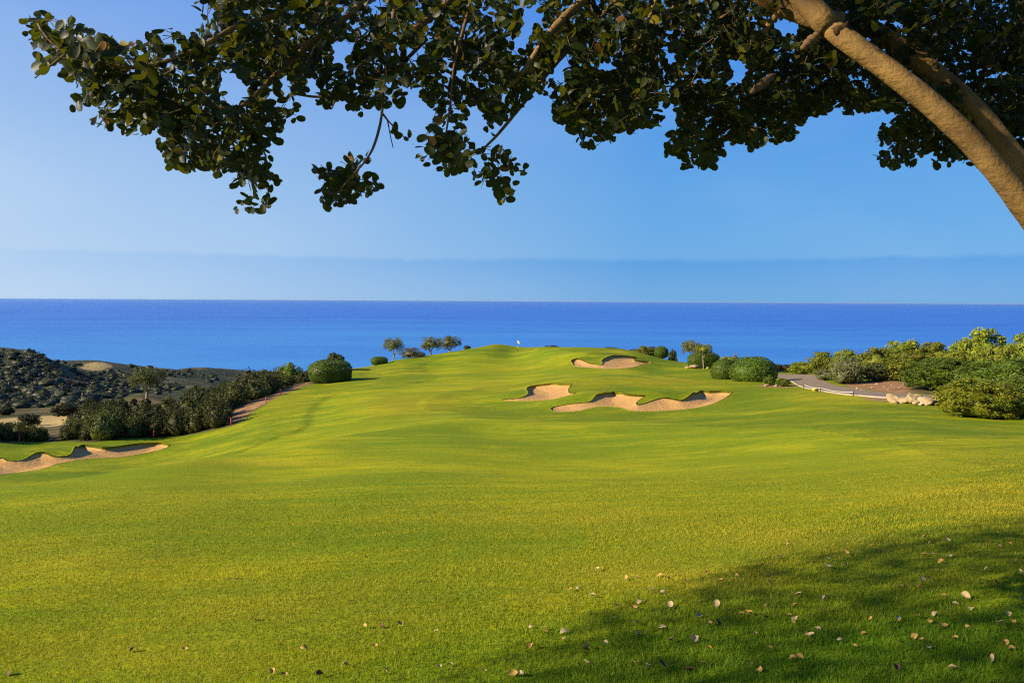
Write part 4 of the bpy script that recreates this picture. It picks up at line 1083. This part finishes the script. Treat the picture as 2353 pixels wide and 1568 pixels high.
HOLES = [np.array(h, float) for h in ([(507,165),(525,155),(560,195),(577,195),(570,215),(545,238),(528,245),(520,215),(508,200)],
    [(1081,240),(1098,235),(1110,270),(1098,300),(1120,315),(1098,332),(1075,325),(1085,310),(1078,290),(1060,285),(1075,262)],
    [(765,100),(800,95),(808,110),(795,150),(775,150),(762,130)], [(1202,20),(1236,20),(1246,50),(1219,57),(1215,111),(1189,110),(1185,94),(1202,67)],
    [(1270,140),(1300,125),(1320,130),(1290,150),(1275,180),(1262,185)], [(1372,162),(1390,140),(1410,140),(1415,165),(1395,160)], [(1672,145),(1690,136),(1710,150),(1718,175),(1700,188),(1675,185),(1685,165)],
    [(1773,60),(1785,45),(1843,50),(1825,78),(1790,78)], [(1527,118),(1545,120),(1545,160),(1532,150)], [(640,180),(662,172),(668,196),(650,205)], [(700,190),(716,178),(726,200),(712,215)])]
def in_foliage(px):
    f = np.maximum(np.maximum(sdf(px, MAIN), sdf(px, HANG)), sdf(px, DANG))
    for h in HOLES: f = np.minimum(f, -sdf(px, h))
    return f

TB = np.array([3.05, 3.25, float(ground(3.05, 3.25)[0])])
carob = tag(empty('carob_tree', TB), 'carob tree leaning in from the right with dark leafy branches overhead', 'tree')
def pxpath(pts, n, close_pts=()):
    P = [at(x, y, Y)[0] for x, y, Y in pts] + [np.array(c, float) for c in close_pts]
    Q = np.array(P)
    s = np.concatenate([[0], np.cumsum(np.linalg.norm(np.diff(Q, axis=0), axis=1))])
    u_ = np.linspace(0, s[-1], n)
    Q = np.stack([np.interp(u_, s, Q[:, k]) for k in range(3)], -1)
    for _ in range(8): Q[1:-1] = .25 * Q[:-2] + .5 * Q[1:-1] + .25 * Q[2:]
    return Q
def limb(name, pts, r0, r1, n=40, seg=18, mat=None, extra=(), wob=.02, lump=.06, parent=None):
    rng = np.random.default_rng(int(abs(pts[0][0]) * 7 + len(pts)))
    P = pxpath(pts, n, extra)
    r = np.linspace(r0, r1, n) * (1 + lump * vnoise(np.arange(n) * .55, np.zeros(n), int(abs(pts[0][0]))))
    V, F = tube(P - TB, r, seg, wob=wob, rng=rng)
    return obj(name, mesh_np(name, V, F, smooth=True), mat or M_CBARK, parent or carob), P
lim1, LP1 = limb('limb', [(1902,62,2.98),(1940,92,2.95),(2000,130,2.92),(2075,187,2.88),(2150,248,2.84),(2215,306,2.81),(2275,372,2.78),(2322,432,2.76),(2372,500,2.75)], .037, .050, 70, 24, extra=[(2.25, 2.95, 1.45), (2.75, 3.15, .75), TB + [0, 0, .35]])
lim2, LP2 = limb('limb', [(1960,40,3.55),(2050,95,3.5),(2140,160,3.45),(2225,232,3.4),(2285,305,3.36),(2340,375,3.32),(2400,450,3.3)], .038, .056, 60, 22, extra=[(2.75, 3.35, 1.5), TB + [-.05, .05, .7]])
V, F = tube(smooth_path([TB + [0, 0, -.15] - TB, [.02, 0, .25], [-.08, -.02, .55], [-.3, -.05, .9]], 14), np.linspace(.26, .12, 14), 22, wob=.03, rng=np.random.default_rng(3))
obj('trunk', mesh_np('trunk', V, F, smooth=True), M_CBARK, carob)
limb('limb', [(1905,66,2.97),(1872,30,3.0),(1838,-12,3.05),(1790,-80,3.2),(1700,-190,3.5)], .045, .028, 30, 18, extra=[(.3, 3.9, 3.6)])
limb('limb', [(1935,55,3.1),(1860,45,3.15),(1800,18,3.2),(1725,-15,3.25),(1600,-80,3.3)], .040, .024, 30, 16)
# scars and knots on the limbs
for k, (i_, dx) in enumerate(((1, 0),)):
    c = LP1[i_] + np.array([dx * .05, -.036 - .00015 * i_, .018 * dx])
    rng = np.random.default_rng(400 + k)
    V, F = core(np.zeros(3), np.array([.024, .0045, .013]) * (1.3 if k == 0 else .85), rng, 14, 8, .3)
    o = obj('knot', mesh_np('knot', V, F, smooth=True), M_SCAR, lim1, c - TB)
BR = [  # photo x, y, distance; start radius, end radius
 ([(1007,30,3.2),(965,58,3.15),(924,90,3.1)], .016, .012, (1120,-90,3.4)),
 ([(1329,10,3.1),(1269,67,3.05),(1242,104,3.0),(1195,181,3.0),(1168,201,3.0)], .022, .009, (1450,-90,3.3)),
 ([(1365,55,3.2),(1303,117,3.2),(1262,161,3.15),(1205,235,3.1),(1162,285,3.05),(1141,319,3.05),(1112,340,3.05)], .016, .005, (1480,-60,3.4)),
 ([(621,44,2.95),(567,50,2.9),(533,64,2.9),(483,97,2.85),(420,130,2.85),(349,153,2.8),(292,158,2.8),(188,137,2.75),(151,124,2.75),(110,97,2.75),(87,55,2.75)], .013, .004, (760,-40,3.2)),
 ([(640,165,3.05),(600,208,3.0),(564,241,3.0),(527,262,2.95),(500,248,2.95),(476,231,2.95)], .014, .006, (760,60,3.2)),
 ([(527,264,2.95),(540,290,2.95),(554,315,2.95),(572,370,2.95),(580,430,2.95)], .009, .003, None),
 ([(900,170,3.1),(852,188,3.05),(812,208,3.0),(735,228,3.0),(674,215,3.0)], .009, .004, (980,90,3.2)),
 ([(809,30,3.1),(762,67,3.05),(700,105,3.0)], .016, .010, (900,-60,3.3)),
 ([(895,90,3.0),(880,200,2.95),(879,262,2.9),(868,310,2.88),(852,362,2.88),(810,400,2.88),(775,445,2.88)], .008, .003, (910,0,3.1)),
 ([(1505,5,3.1),(1492,41,3.05),(1470,88,3.0),(1453,124,3.0)], .010, .006, (1540,-80,3.2)),
 ([(1552,8,3.2),(1539,41,3.15),(1527,70,3.1),(1514,97,3.1),(1500,170,3.1),(1480,230,3.1)], .012, .004, (1570,-80,3.3)),
 ([(1790,30,3.15),(1768,50,3.15),(1744,91,3.15),(1730,133,3.2),(1716,190,3.35),(1680,260,3.5)], .013, .004, None),
 ([(879,262,2.9),(890,276,3.0),(905,292,3.1),(922,312,3.2),(934,318,3.25)], .004, .0018, None),
 ([(890,276,3.0),(896,310,3.05),(903,340,3.1)], .003, .0015, None),
 ([(151,124,2.75),(125,145,2.75),(104,160,2.75),(80,180,2.75)], .005, .002, None),
 ([(2140,160,3.45),(2110,240,3.5),(2080,310,3.5),(2060,360,3.5)], .012, .004, None),
 ([(1068,60,3.0),(1040,150,3.0),(1035,250,3.0),(1020,330,3.0)], .008, .003, (1090,-40,3.1)),
]
for pts, r0, r1, start in BR:
    pts = ([start] if start else []) + pts
    limb('branch', pts, r0, r1, max(14, 5 * len(pts)), 9, M_TWIG if r0 < .010 else M_CBARK, wob=.05, lump=.12)
for k, (x, y, Y, ang) in enumerate(((1862, 95, 2.96, .3), (1752, 192, 2.95, .9))):     # stubby fruiting spurs
    c = at(x, y, Y)[0]; rng = np.random.default_rng(77 + k)
    n = 12; t_ = np.linspace(-1, 1, n)[:, None]
    P = c + t_ * np.array([.05 if k else .04, .02, .04 if k else .035])
    V, F = tube(P - TB, (.015 if k else .017) * (1 + .25 * np.sin(np.arange(n) * 2.2)) * np.sqrt(np.clip(1.05 - t_[:, 0] ** 2, .05, 1)), 12, wob=.06, rng=rng)
    obj('spur', mesh_np('spur', V, F, smooth=True), M_TWIG, carob)
# one leaflet: 6 stations along the midrib
ts = np.array([0, .12, .35, .65, .9, .985]); hw = np.array([.02, .19, .31, .34, .24, .09])
def leaflet(curl, fold, notch):
    mid = np.stack([ts - np.array([0, 0, 0, 0, 0, notch]), 0 * ts, -curl * ts ** 2], -1)
    lf = np.stack([ts, hw, fold * hw - curl * ts ** 2], -1); rt_ = lf * [1, -1, 1]
    V = np.concatenate([mid, lf, rt_]); F = []
    for k in range(5):
        F += [[k, k + 1, 7 + k, 6 + k], [k + 1, k, 12 + k, 13 + k]]
    return V, np.array(F)
LT = [leaflet(c, f, n) for c, f, n in ((.10, .25, .02), (-.06, .35, .05), (.22, .15, .03), (.05, -.2, .06))]
rng = np.random.default_rng(12)
# sprays of paired leaflets whose places in the crown follow the photo's outline
leaves, stalks = [], []
def spray(P, dirv, nl, size, test, tint0):
    nonlocal_ = None
    L = .021 * nl
    t_ = np.linspace(0, 1, 6)[:, None]
    sag = np.array([0, 0, -1.0]) * L * .18
    path = P + dirv * L * t_ + sag * t_ ** 2
    side = unit(np.cross(dirv, unit(rng.normal(size=3) * .5 + np.array([0, -.8, .35]))))
    up = unit(np.cross(side, dirv))
    items = []
    for k in range(nl):
        f = .18 + .82 * (k // 2 + .5) / ((nl + 1) // 2)
        s = 1 if k % 2 else -1
        c = P + dirv * L * f + sag * f ** 2
        a = unit(side * s * .9 + dirv * .45 + rng.normal(0, .22, 3))
        n = unit(up + rng.normal(0, .45, 3)); n = unit(n - a * n.dot(a))
        items.append((c, a, n, size * rng.uniform(.75, 1.2)))
    return path, items
cand_px = np.stack([rng.uniform(20, 2480, 11000), rng.uniform(-45, 500, 11000)], -1)
fs = in_foliage(cand_px)
cand_px = cand_px[fs > 7]
dens = np.interp(cand_px[:, 0], [0, 350, 700, 900, 1300, 1700, 2300], [.54, .68, .58, .54, .72, .88, .98])
cand_px = cand_px[rng.random(len(cand_px)) < dens][:3200]
for px_, py_ in cand_px:
    Y0 = np.interp(px_, [0, 700, 1500, 1900, 2400], [2.75, 2.95, 3.05, 3.35, 3.6])
    Y = Y0 + rng.uniform(-.15, .75)
    P = at(px_, py_, Y)[0]
    d = unit(rng.normal(size=3) * [1, .8, .7] + [0, 0, -.45])
    path, items = spray(P, d, int(rng.integers(4, 10)), rng.uniform(.033, .048), None, 0)
    mids = np.array([c + a * s * .5 for c, a, n, s in items]); tips = np.array([c + a * s for c, a, n, s in items])
    ok = (in_foliage(proj(mids)) > 3) & (in_foliage(proj(tips)) > -6)
    if ok.sum() < 2: continue
    kl = np.nonzero(ok)[0].max(); fr_ = .18 + .82 * (kl // 2 + .5) / ((len(ok) + 1) // 2)
    okp = in_foliage(proj(path[1:])) > 0
    if okp.all(): stalks.append(path[: max(2, int(round(fr_ * 5)) + 1)])
    for (c, a, n, s), k in zip(items, ok):
        if k: leaves.append((c, a, n, s))
# keep the front of the lower limb free, as it is in the photo
lp = proj(LP1); keepl = []
for c, a, n, s in leaves:
    q = proj(c + a * s * .5)[0]
    dmin = np.sqrt(((lp - q) ** 2).sum(1)); k = dmin.argmin()
    if dmin[k] < 52 and (c[1] < LP1[k][1] + .08) and q[0] > 1900: continue
    keepl.append((c, a, n, s))
leaves = keepl
C = np.array([l[0] for l in leaves]); A = np.array([l[1] for l in leaves]); N = np.array([l[2] for l in leaves]); S_ = np.array([l[3] for l in leaves])
tint = rng.beta(1.3, 2.2, len(C)) * .85
sp_ = rng.random(len(C)); tint[sp_ > .972] = .94; tint[sp_ > .990] = .99
pj = proj(C + A * S_[:, None] * .5)
inside = (pj[:, 0] > 0) & (pj[:, 0] < 2352) & (pj[:, 1] > 0)
face = np.abs(N[:, 1]) * S_ / C[:, 1] ** 2 + (C[:, 1] < 3.0) * .002
order = np.argsort(-(face * inside))
front = set(order[:300].tolist())
TINTS = [.08, .3, .55, .8, .94, .99]
LMESH = {}
for v, (lv, lf) in enumerate(LT):
    for q, tv in enumerate(TINTS):
        me = mesh_np('leaf', lv, lf, {'tint': np.full(len(lv), tv)}, smooth=True); me.materials.append(M_CAROB); LMESH[v, q] = me
for k in order[:300]:
    b_ = np.cross(N[k], A[k])
    o = obj('leaf', LMESH[int(k) % 4, int(np.argmin(np.abs(np.array(TINTS) - tint[k])))], None, carob, C[k] - TB)
    o.rotation_euler = Matrix((A[k], b_, N[k])).transposed().to_euler(); o.scale = (S_[k],) * 3
def leaf_mass(idx):
    Vs, Fs, ts_, off = [], [], [], 0
    for v, (lv, lf) in enumerate(LT):
        ii = idx[idx % 4 == v]
        if not len(ii): continue
        b_ = np.cross(N[ii], A[ii])
        W = C[ii][:, None] + S_[ii][:, None, None] * (lv[None, :, :1] * A[ii][:, None] + lv[None, :, 1:2] * b_[:, None] + lv[None, :, 2:] * N[ii][:, None])
        Vs.append(W.reshape(-1, 3) - TB)
        Fs.append((lf[None] + (np.arange(len(ii)) * len(lv))[:, None, None]).reshape(-1, 4) + off)
        ts_.append(np.repeat(tint[ii], len(lv))); off += len(ii) * len(lv)
    return np.concatenate(Vs), np.concatenate(Fs), np.concatenate(ts_)
V, F, T_ = leaf_mass(np.array([k for k in range(len(C)) if k not in front]))
tag(obj('foliage', mesh_np('foliage', V, F, {'tint': T_}, smooth=True), M_CAROB, carob), kind='stuff')
V, F = join([tube(p - TB, np.linspace(.0018, .0010, len(p)), 3, cap=False) for p in stalks])
tag(obj('leaf_stalks', mesh_np('leaf_stalks', V, F), M_TWIG, carob), kind='stuff')
# the rest of the crown above the picture, and an unseen neighbouring carob, its crown shaped to shade the near lawn
SHADE = np.array([(820,1660),(960,1568),(1150,1490),(1350,1405),(1520,1345),(1700,1295),(1870,1258),(2030,1228),(2200,1200),(2400,1168),(2900,1150),(2900,1900),(1000,1900)], float)
limb_pts = LP1[::3]; limb_pts = limb_pts[limb_pts[:, 2] > 1.5] + [-.02, 0, -.035]
lsel = rng.permutation(np.nonzero(inside & (C[:, 0] < 1.2))[0])[:150]
limb_pts = np.concatenate([limb_pts, C[lsel]])
def crown_ok(P):
    pp = proj(P); mg = 90 + 260 / np.maximum(P[:, 1], .2)
    vis = (P[:, 1] > -.3) & (pp[:, 0] > -mg) & (pp[:, 0] < 2352 + mg) & (pp[:, 1] > -mg * .6)
    vis |= ((P - EYE) ** 2).sum(1) < 1.5
    zg = ground(P[:, 0], P[:, 1])
    S = P - SUN[None] * ((P[:, 2] + .35) / SUN[2])[:, None]
    S = S - SUN[None] * ((S[:, 2] - ground(S[:, 0], np.maximum(S[:, 1], -8))) / SUN[2])[:, None]
    sp = proj(S); fr = (S[:, 1] > 1.5) & (sp[:, 0] > -60) & (sp[:, 0] < 2420) & (sp[:, 1] < 1600)
    bad = fr & (sdf(sp, SHADE) < np.abs(rng.normal(0, 24, len(P))))
    d = P[:, None] - limb_pts[None]; tt = (d * SUN).sum(2); dist = np.sqrt(((d - tt[..., None] * SUN) ** 2).sum(2))
    block = ((dist < .085) & (tt > 0)).any(1)
    return ~vis & ~bad & ~block & (P[:, 2] > zg + 1.6)
def crown_mass(P, size):
    n = len(P)
    Nn = unit(rng.normal(size=(n, 3)) + [0, 0, .5])
    L = size * rng.uniform(.7, 1.3, n)
    V, F = leaf_quads(P, Nn, L, L * .75, rng)
    return V, F
cl = np.array([2.2, 2.2, 4.3]) + unit(rng.normal(size=(330, 3))) * (rng.random((330, 1)) ** .4) * [3.4, 3.4, 1.5]
P = (cl[:, None] + rng.normal(0, .22, (330, 55, 3))).reshape(-1, 3); P = P[crown_ok(P)]
V, F = crown_mass(P, .075)
tag(obj('upper_crown', mesh_np('upper_crown', V - TB, F, {'tint': np.full(len(V), .35)}), M_CAROB, carob), kind='stuff')
# unseen neighbour, its leaves set back along the sun from the wanted shade
sx, sy = rng.uniform(-1.4, 9.5, 2600), rng.uniform(2.2, 10.5, 2600)
cz = rng.uniform(5.2, 9.2, 2600)
cl = np.stack([sx, sy, -.35 + 0 * sx], -1) + SUN[None] * ((cz + .35) / SUN[2])[:, None]
q = (cl - [-9.4, 2.0, 7.0]) / [6.5, 5.2, 2.4]; cl = cl[(q ** 2).sum(1) < 1]
P = (cl[:, None] + rng.normal(0, .45, (len(cl), 14, 3))).reshape(-1, 3); P = P[crown_ok(P)]
NB = np.array([-10.5, -3.0, float(ground(-9.0, -3.0)[0])])
e = tag(empty('carob_tree', NB), 'unseen neighbouring carob tree left of the picture, crown shaped to shade the near lawn', 'tree')
V, F = crown_mass(P, .085)
tag(obj('crown', mesh_np('crown', V - NB, F, {'tint': np.full(len(V), .35)}), M_CAROB, e), kind='stuff')
V, F = join([tube(smooth_path([[0, 0, -.2], [.1, .1, 1.8], [.25, .3, 4.0]], 12), np.linspace(.30, .18, 12), 14)] + [tube(smooth_path([[.25, .3, 3.9], [.3 + .8 * math.cos(a_), .8 + .8 * math.sin(a_), 5.2], [.4 + 2.6 * math.cos(a_), 1.4 + 2.3 * math.sin(a_), 7.4]], 10), np.linspace(.11, .03, 10), 10) for a_ in ()] + [tube(smooth_path([[.25, .3, 3.9], .5 * (np.array([.25, .3, 3.9]) + tp_ - NB) + [0, 0, .3], tp_ - NB], 12), np.linspace(.12, .03, 12), 10) for tp_ in [np.array([a_, b_, -.3]) + SUN * (7.4 / SUN[2]) for a_, b_ in ((3.2, 3.9), (5.2, 5.0), (6.8, 6.2), (7.5, 3.5))]])
obj('trunk', mesh_np('trunk', V, F, smooth=True), M_CBARK, e)
print('leaflets', len(C), 'shade leaves', len(P))

# ------------------------------------------------------------------ grass blades near the camera, fallen leaves
def blade_build():
    m = bpy.data.materials.new('grass_blade'); m.use_nodes = True
    t = NT(m.node_tree); b = t.n['Principled BSDF']; out = t.n['Material Output']
    P = t.coord()
    big = t.ramp(t.noise(t.mapping(P, (.55, 1.25, 1)), .45, 5, .6), .32, .7)
    c = t.mix(t.math('ADD', t.math('MULTIPLY', big, .25), t.math('MULTIPLY', t.attr('tint'), .85), True), rgb(.085, .150, .003), rgb(.35, .325, .010))
    c = t.mix(t.math('MULTIPLY', t.attr('shade_green'), .7), c, rgb(.085, .215, .005))  # greener tone of the shaded grass put into the blade colour
    c = t.mix(t.attr('yel'), c, rgb(.40, .30, .03))
    t.l.new(c, b.inputs['Base Color']); b.inputs['Roughness'].default_value = .6; b.inputs['Specular IOR Level'].default_value = .2
    tr = t.node('ShaderNodeBsdfTranslucent', {'Color': c})
    mx = t.node('ShaderNodeMixShader', {0: .35, 1: b.outputs[0], 2: tr.outputs[0]})
    t.l.new(mx.outputs[0], out.inputs['Surface'])
    return m
M_BLADE = blade_build()
rng = np.random.default_rng(31)
NBL = 860000
gy = np.exp(rng.uniform(math.log(2.7), math.log(25.0), NBL))
gx = rng.uniform(-1, 1, NBL) * (.86 * gy + 1.8)
pp = proj(np.stack([gx, gy, ground(gx, gy)], -1))
gyel = bil(gx, gy, attr['yel'].reshape(XX.shape)); grough = bil(gx, gy, attr['rough'].reshape(XX.shape))
ca, sa = math.cos(.46), math.sin(.46)
ra, rc = gx * ca + gy * sa, -gx * sa + gy * ca
clump = vnoise(ra * .35, rc * 1.3, 70) * .35 + vnoise(ra * 1.1, rc * 4.0, 71) * .45 + vnoise(ra * 4.0, rc * 11.0, 72) * .4 + vnoise(gx * 15, gy * 15, 73) * .3
shag = np.clip(sstep(pp[:, 1], 1260, 1480) * sstep(pp[:, 0], 300, 1500), 0, 1)      # longer turf near the tree; its shade is put into greener blades
hgt = (.017 + .006 * grough + .014 * shag + .006 * clump) * rng.uniform(.6, 1.35, NBL) * (.12 + .88 * sstep(25.0 - gy, 0, 16))
hgt = np.maximum(hgt, .002)
wid = .0020 * (gy / 3.5) ** .8 * rng.uniform(.7, 1.3, NBL)
az = rng.uniform(0, 2 * math.pi, NBL); ln = rng.uniform(.1, .95, NBL); la = rng.uniform(0, 2 * math.pi, NBL)
B0 = np.stack([gx, gy, ground(gx, gy) - .003], -1)
dx = np.stack([np.cos(az) * wid, np.sin(az) * wid, 0 * az], -1)
tip = B0 + np.stack([np.cos(la) * ln * hgt, np.sin(la) * ln * hgt, hgt], -1)
V = np.stack([B0 - dx, B0 + dx, tip], 1).reshape(-1, 3)
drytip = (rng.random(NBL) < .16 + .4 * gyel)
yv = np.clip(gyel * rng.uniform(.3, 1.0, NBL) * .8 + drytip * rng.uniform(.2, .8, NBL), 0, 1)
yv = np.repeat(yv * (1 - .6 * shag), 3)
tv = np.clip(np.repeat(.46 + .45 * (rng.random(NBL) - .5) + .70 * clump, 3), 0, 1)
tag(obj('grass', mesh_np('grass', V, np.arange(3 * NBL).reshape(-1, 3), {'yel': yv, 'tint': tv, 'shade_green': np.repeat(shag, 3)}), M_BLADE), 'short grass blades of the near lawn', 'grass', kind='stuff')

def dead_leaf(curl, cup):
    u, v = np.meshgrid(np.linspace(0, 1, 7), np.linspace(-1, 1, 5), indexing='ij')
    w = np.interp(u, ts, hw) * (1 + .06 * np.sin(u * 17))
    V = np.stack([u - .5, v * w, cup * (v * w) ** 2 * 2 + curl * (u - .45) ** 2 + .02 * np.sin(u * 9 + v * 3)], -1).reshape(-1, 3)
    a, b = np.meshgrid(np.arange(6), np.arange(4), indexing='ij')
    F = np.stack([a * 5 + b, (a + 1) * 5 + b, (a + 1) * 5 + b + 1, a * 5 + b + 1], -1).reshape(-1, 4)
    return mesh_np('fallen_leaf', V, F, smooth=True)
def dry_mat(name, c1, c2):
    def build(t, b):
        t.l.new(t.mix(t.ramp(t.noise(t.coord(), 5.0, 4), .35, .65), c1, c2), b.inputs['Base Color'])
    return material(name, build, .7, .25)
KINDS = [('cream', dry_mat('cream_leaf', rgb(.56, .43, .24), rgb(.42, .29, .13))), ('golden', dry_mat('golden_dry_leaf', rgb(.52, .33, .08), rgb(.36, .19, .05))), ('brown', dry_mat('brown_leaf', rgb(.15, .075, .03), rgb(.07, .038, .018)))]
DM = {}
for k, (nm, mt) in enumerate(KINDS):
    for v, (cu, cp_) in enumerate(((.9, .8), (.35, 1.6), (-.7, .6))):
        me = dead_leaf(cu, cp_); me.materials.append(mt); DM[k, v] = me
Z6 = [(490,258),(470,377),(410,342),(372,350),(730,352),(580,420),(875,313),(968,275),(765,285),(1010,418),(930,465),(1020,497),(560,478),(660,498),(780,514),(815,572),(915,572),(200,510),(258,520),(262,540),(345,532),(445,675),(440,616),(150,720),(125,718),(660,676),(712,683),(780,683),(895,708),(980,606),(950,675),(1120,458),(1230,418),(1365,372),(1485,388),(1525,446),(1415,556),(1170,682),(1195,700),(1240,610),(1370,650),(1325,148),(1240,320),(1210,240),(1285,203),(1580,190),(1435,230),(1680,148),(1735,180),(1918,118),(1945,140),(1955,195),(1920,198),(2030,198),(2030,22),(1990,228),(1975,265),(1940,300),(1885,338),(1825,332),(2190,262),(2230,320),(2120,430),(2070,245),(1890,468),(1945,487),(1685,480),(1652,548),(1875,556),(1905,575),(2050,568),(2110,510),(2000,512),(2270,590),(2300,607),(2345,235),(1355,422),(1100,285),(1030,308),(800,300),(660,292),(615,297)]
Z7 = [(2115,857),(1475,932),(1605,853),(1680,1020),(1875,1047),(1820,925),(1550,1066),(2185,1015),(2130,1030),(1320,1052),(1385,1062),(900,940),(645,940),(40,1055),(1225,790),(1770,830),(1850,827),(1940,818)]
rl = np.stack([rng.uniform(1050, 2350, 120), rng.uniform(1210, 1560, 120)], -1)
rl = rl[sdf(rl, SHADE) > 15][:48]
spots = [(1114 + x * .526, 1176 + y * .526) for x, y in Z6] + [(x * .4735, 1052 + y * .4735) for x, y in Z7] + [tuple(p) for p in rl]
CRE = {0, 1, 2, 4, 9, 10, 13, 14, 16, 17, 20, 21, 23, 26, 33, 34, 41, 60, 62, 82, 89, 90, 12, 36, 51, 53}
DRK = {11, 15, 22, 28, 27, 35, 44, 57, 61, 94, 95, 88, 98}
for k, (x, y) in enumerate(spots):
    p = hit(x, y)[0]
    kind = 0 if k in CRE or (k > 99 and k % 2) else (2 if k in DRK or (k > 99 and k % 5 == 0) else 1)
    s = rng.uniform(.030, .052) * (1.15 if kind == 0 else .95)
    o = obj('fallen_leaf', DM[kind, k % 3], None, None, (p[0], p[1], p[2] + .022), 0, s)
    o.rotation_euler = (rng.normal(0, .35), rng.normal(0, .35), rng.uniform(0, 6.28))
    hz = 'at the bottom edge' if y > 1500 else ('amid the shade' if y > 1340 else 'near the shade edge')
    vt = 'far right' if x > 1950 else ('right' if x > 1500 else ('centre' if x > 900 else 'left'))
    tag(o, f'{KINDS[kind][0]} dry leaf {hz}, picture {vt}', 'leaf', 'dry leaves fallen on the near lawn')

# ------------------------------------------------------------------ thin sea haze: softens the far water and the horizon
hm = bpy.data.materials.new('haze'); hm.use_nodes = True
hm.node_tree.nodes.clear()
ho = hm.node_tree.nodes.new('ShaderNodeOutputMaterial'); hv = hm.node_tree.nodes.new('ShaderNodeVolumePrincipled')
hv.inputs['Color'].default_value = (0.58, 0.80, 1.0, 1.0)
hv.inputs['Density'].default_value = 0.9e-5
hv.inputs['Anisotropy'].default_value = 0.35
hm.node_tree.links.new(hv.outputs[0], ho.inputs['Volume'])
V, F = box((0, 0, -34.5), (196000, 196000, 117))
tag(obj('haze', mesh_np('haze', V, F), hm), 'thin pale haze over the sea and the coast', 'haze', kind='stuff')

# ------------------------------------------------------------------ labels: look-alikes are told apart by their order across the picture
bpy.context.view_layer.update()
ORD = 'first second third fourth fifth sixth seventh eighth ninth tenth eleventh twelfth thirteenth fourteenth fifteenth sixteenth seventeenth eighteenth nineteenth twentieth'.split()
ORD += ['twenty ' + w for w in ORD[:9]] + ['thirtieth'] + ['thirty ' + w for w in ORD[:9]] + ['fortieth'] + ['forty ' + w for w in ORD[:9]]
same = {}
for o in COL.objects:
    if o.parent is None and 'label' in o and 'kind' not in o:
        same.setdefault(o['label'], []).append(o)
for lab, os_ in same.items():
    if len(os_) < 2: continue
    os_.sort(key=lambda o: proj(np.array(o.location))[0][0])
    for k, o in enumerate(os_):
        w = f'{ORD[k]} from the left' if k < len(ORD) else 'towards the right end'
        if len(lab.split()) + len(w.split()) <= 16: o['label'] = f'{lab}, {w}'
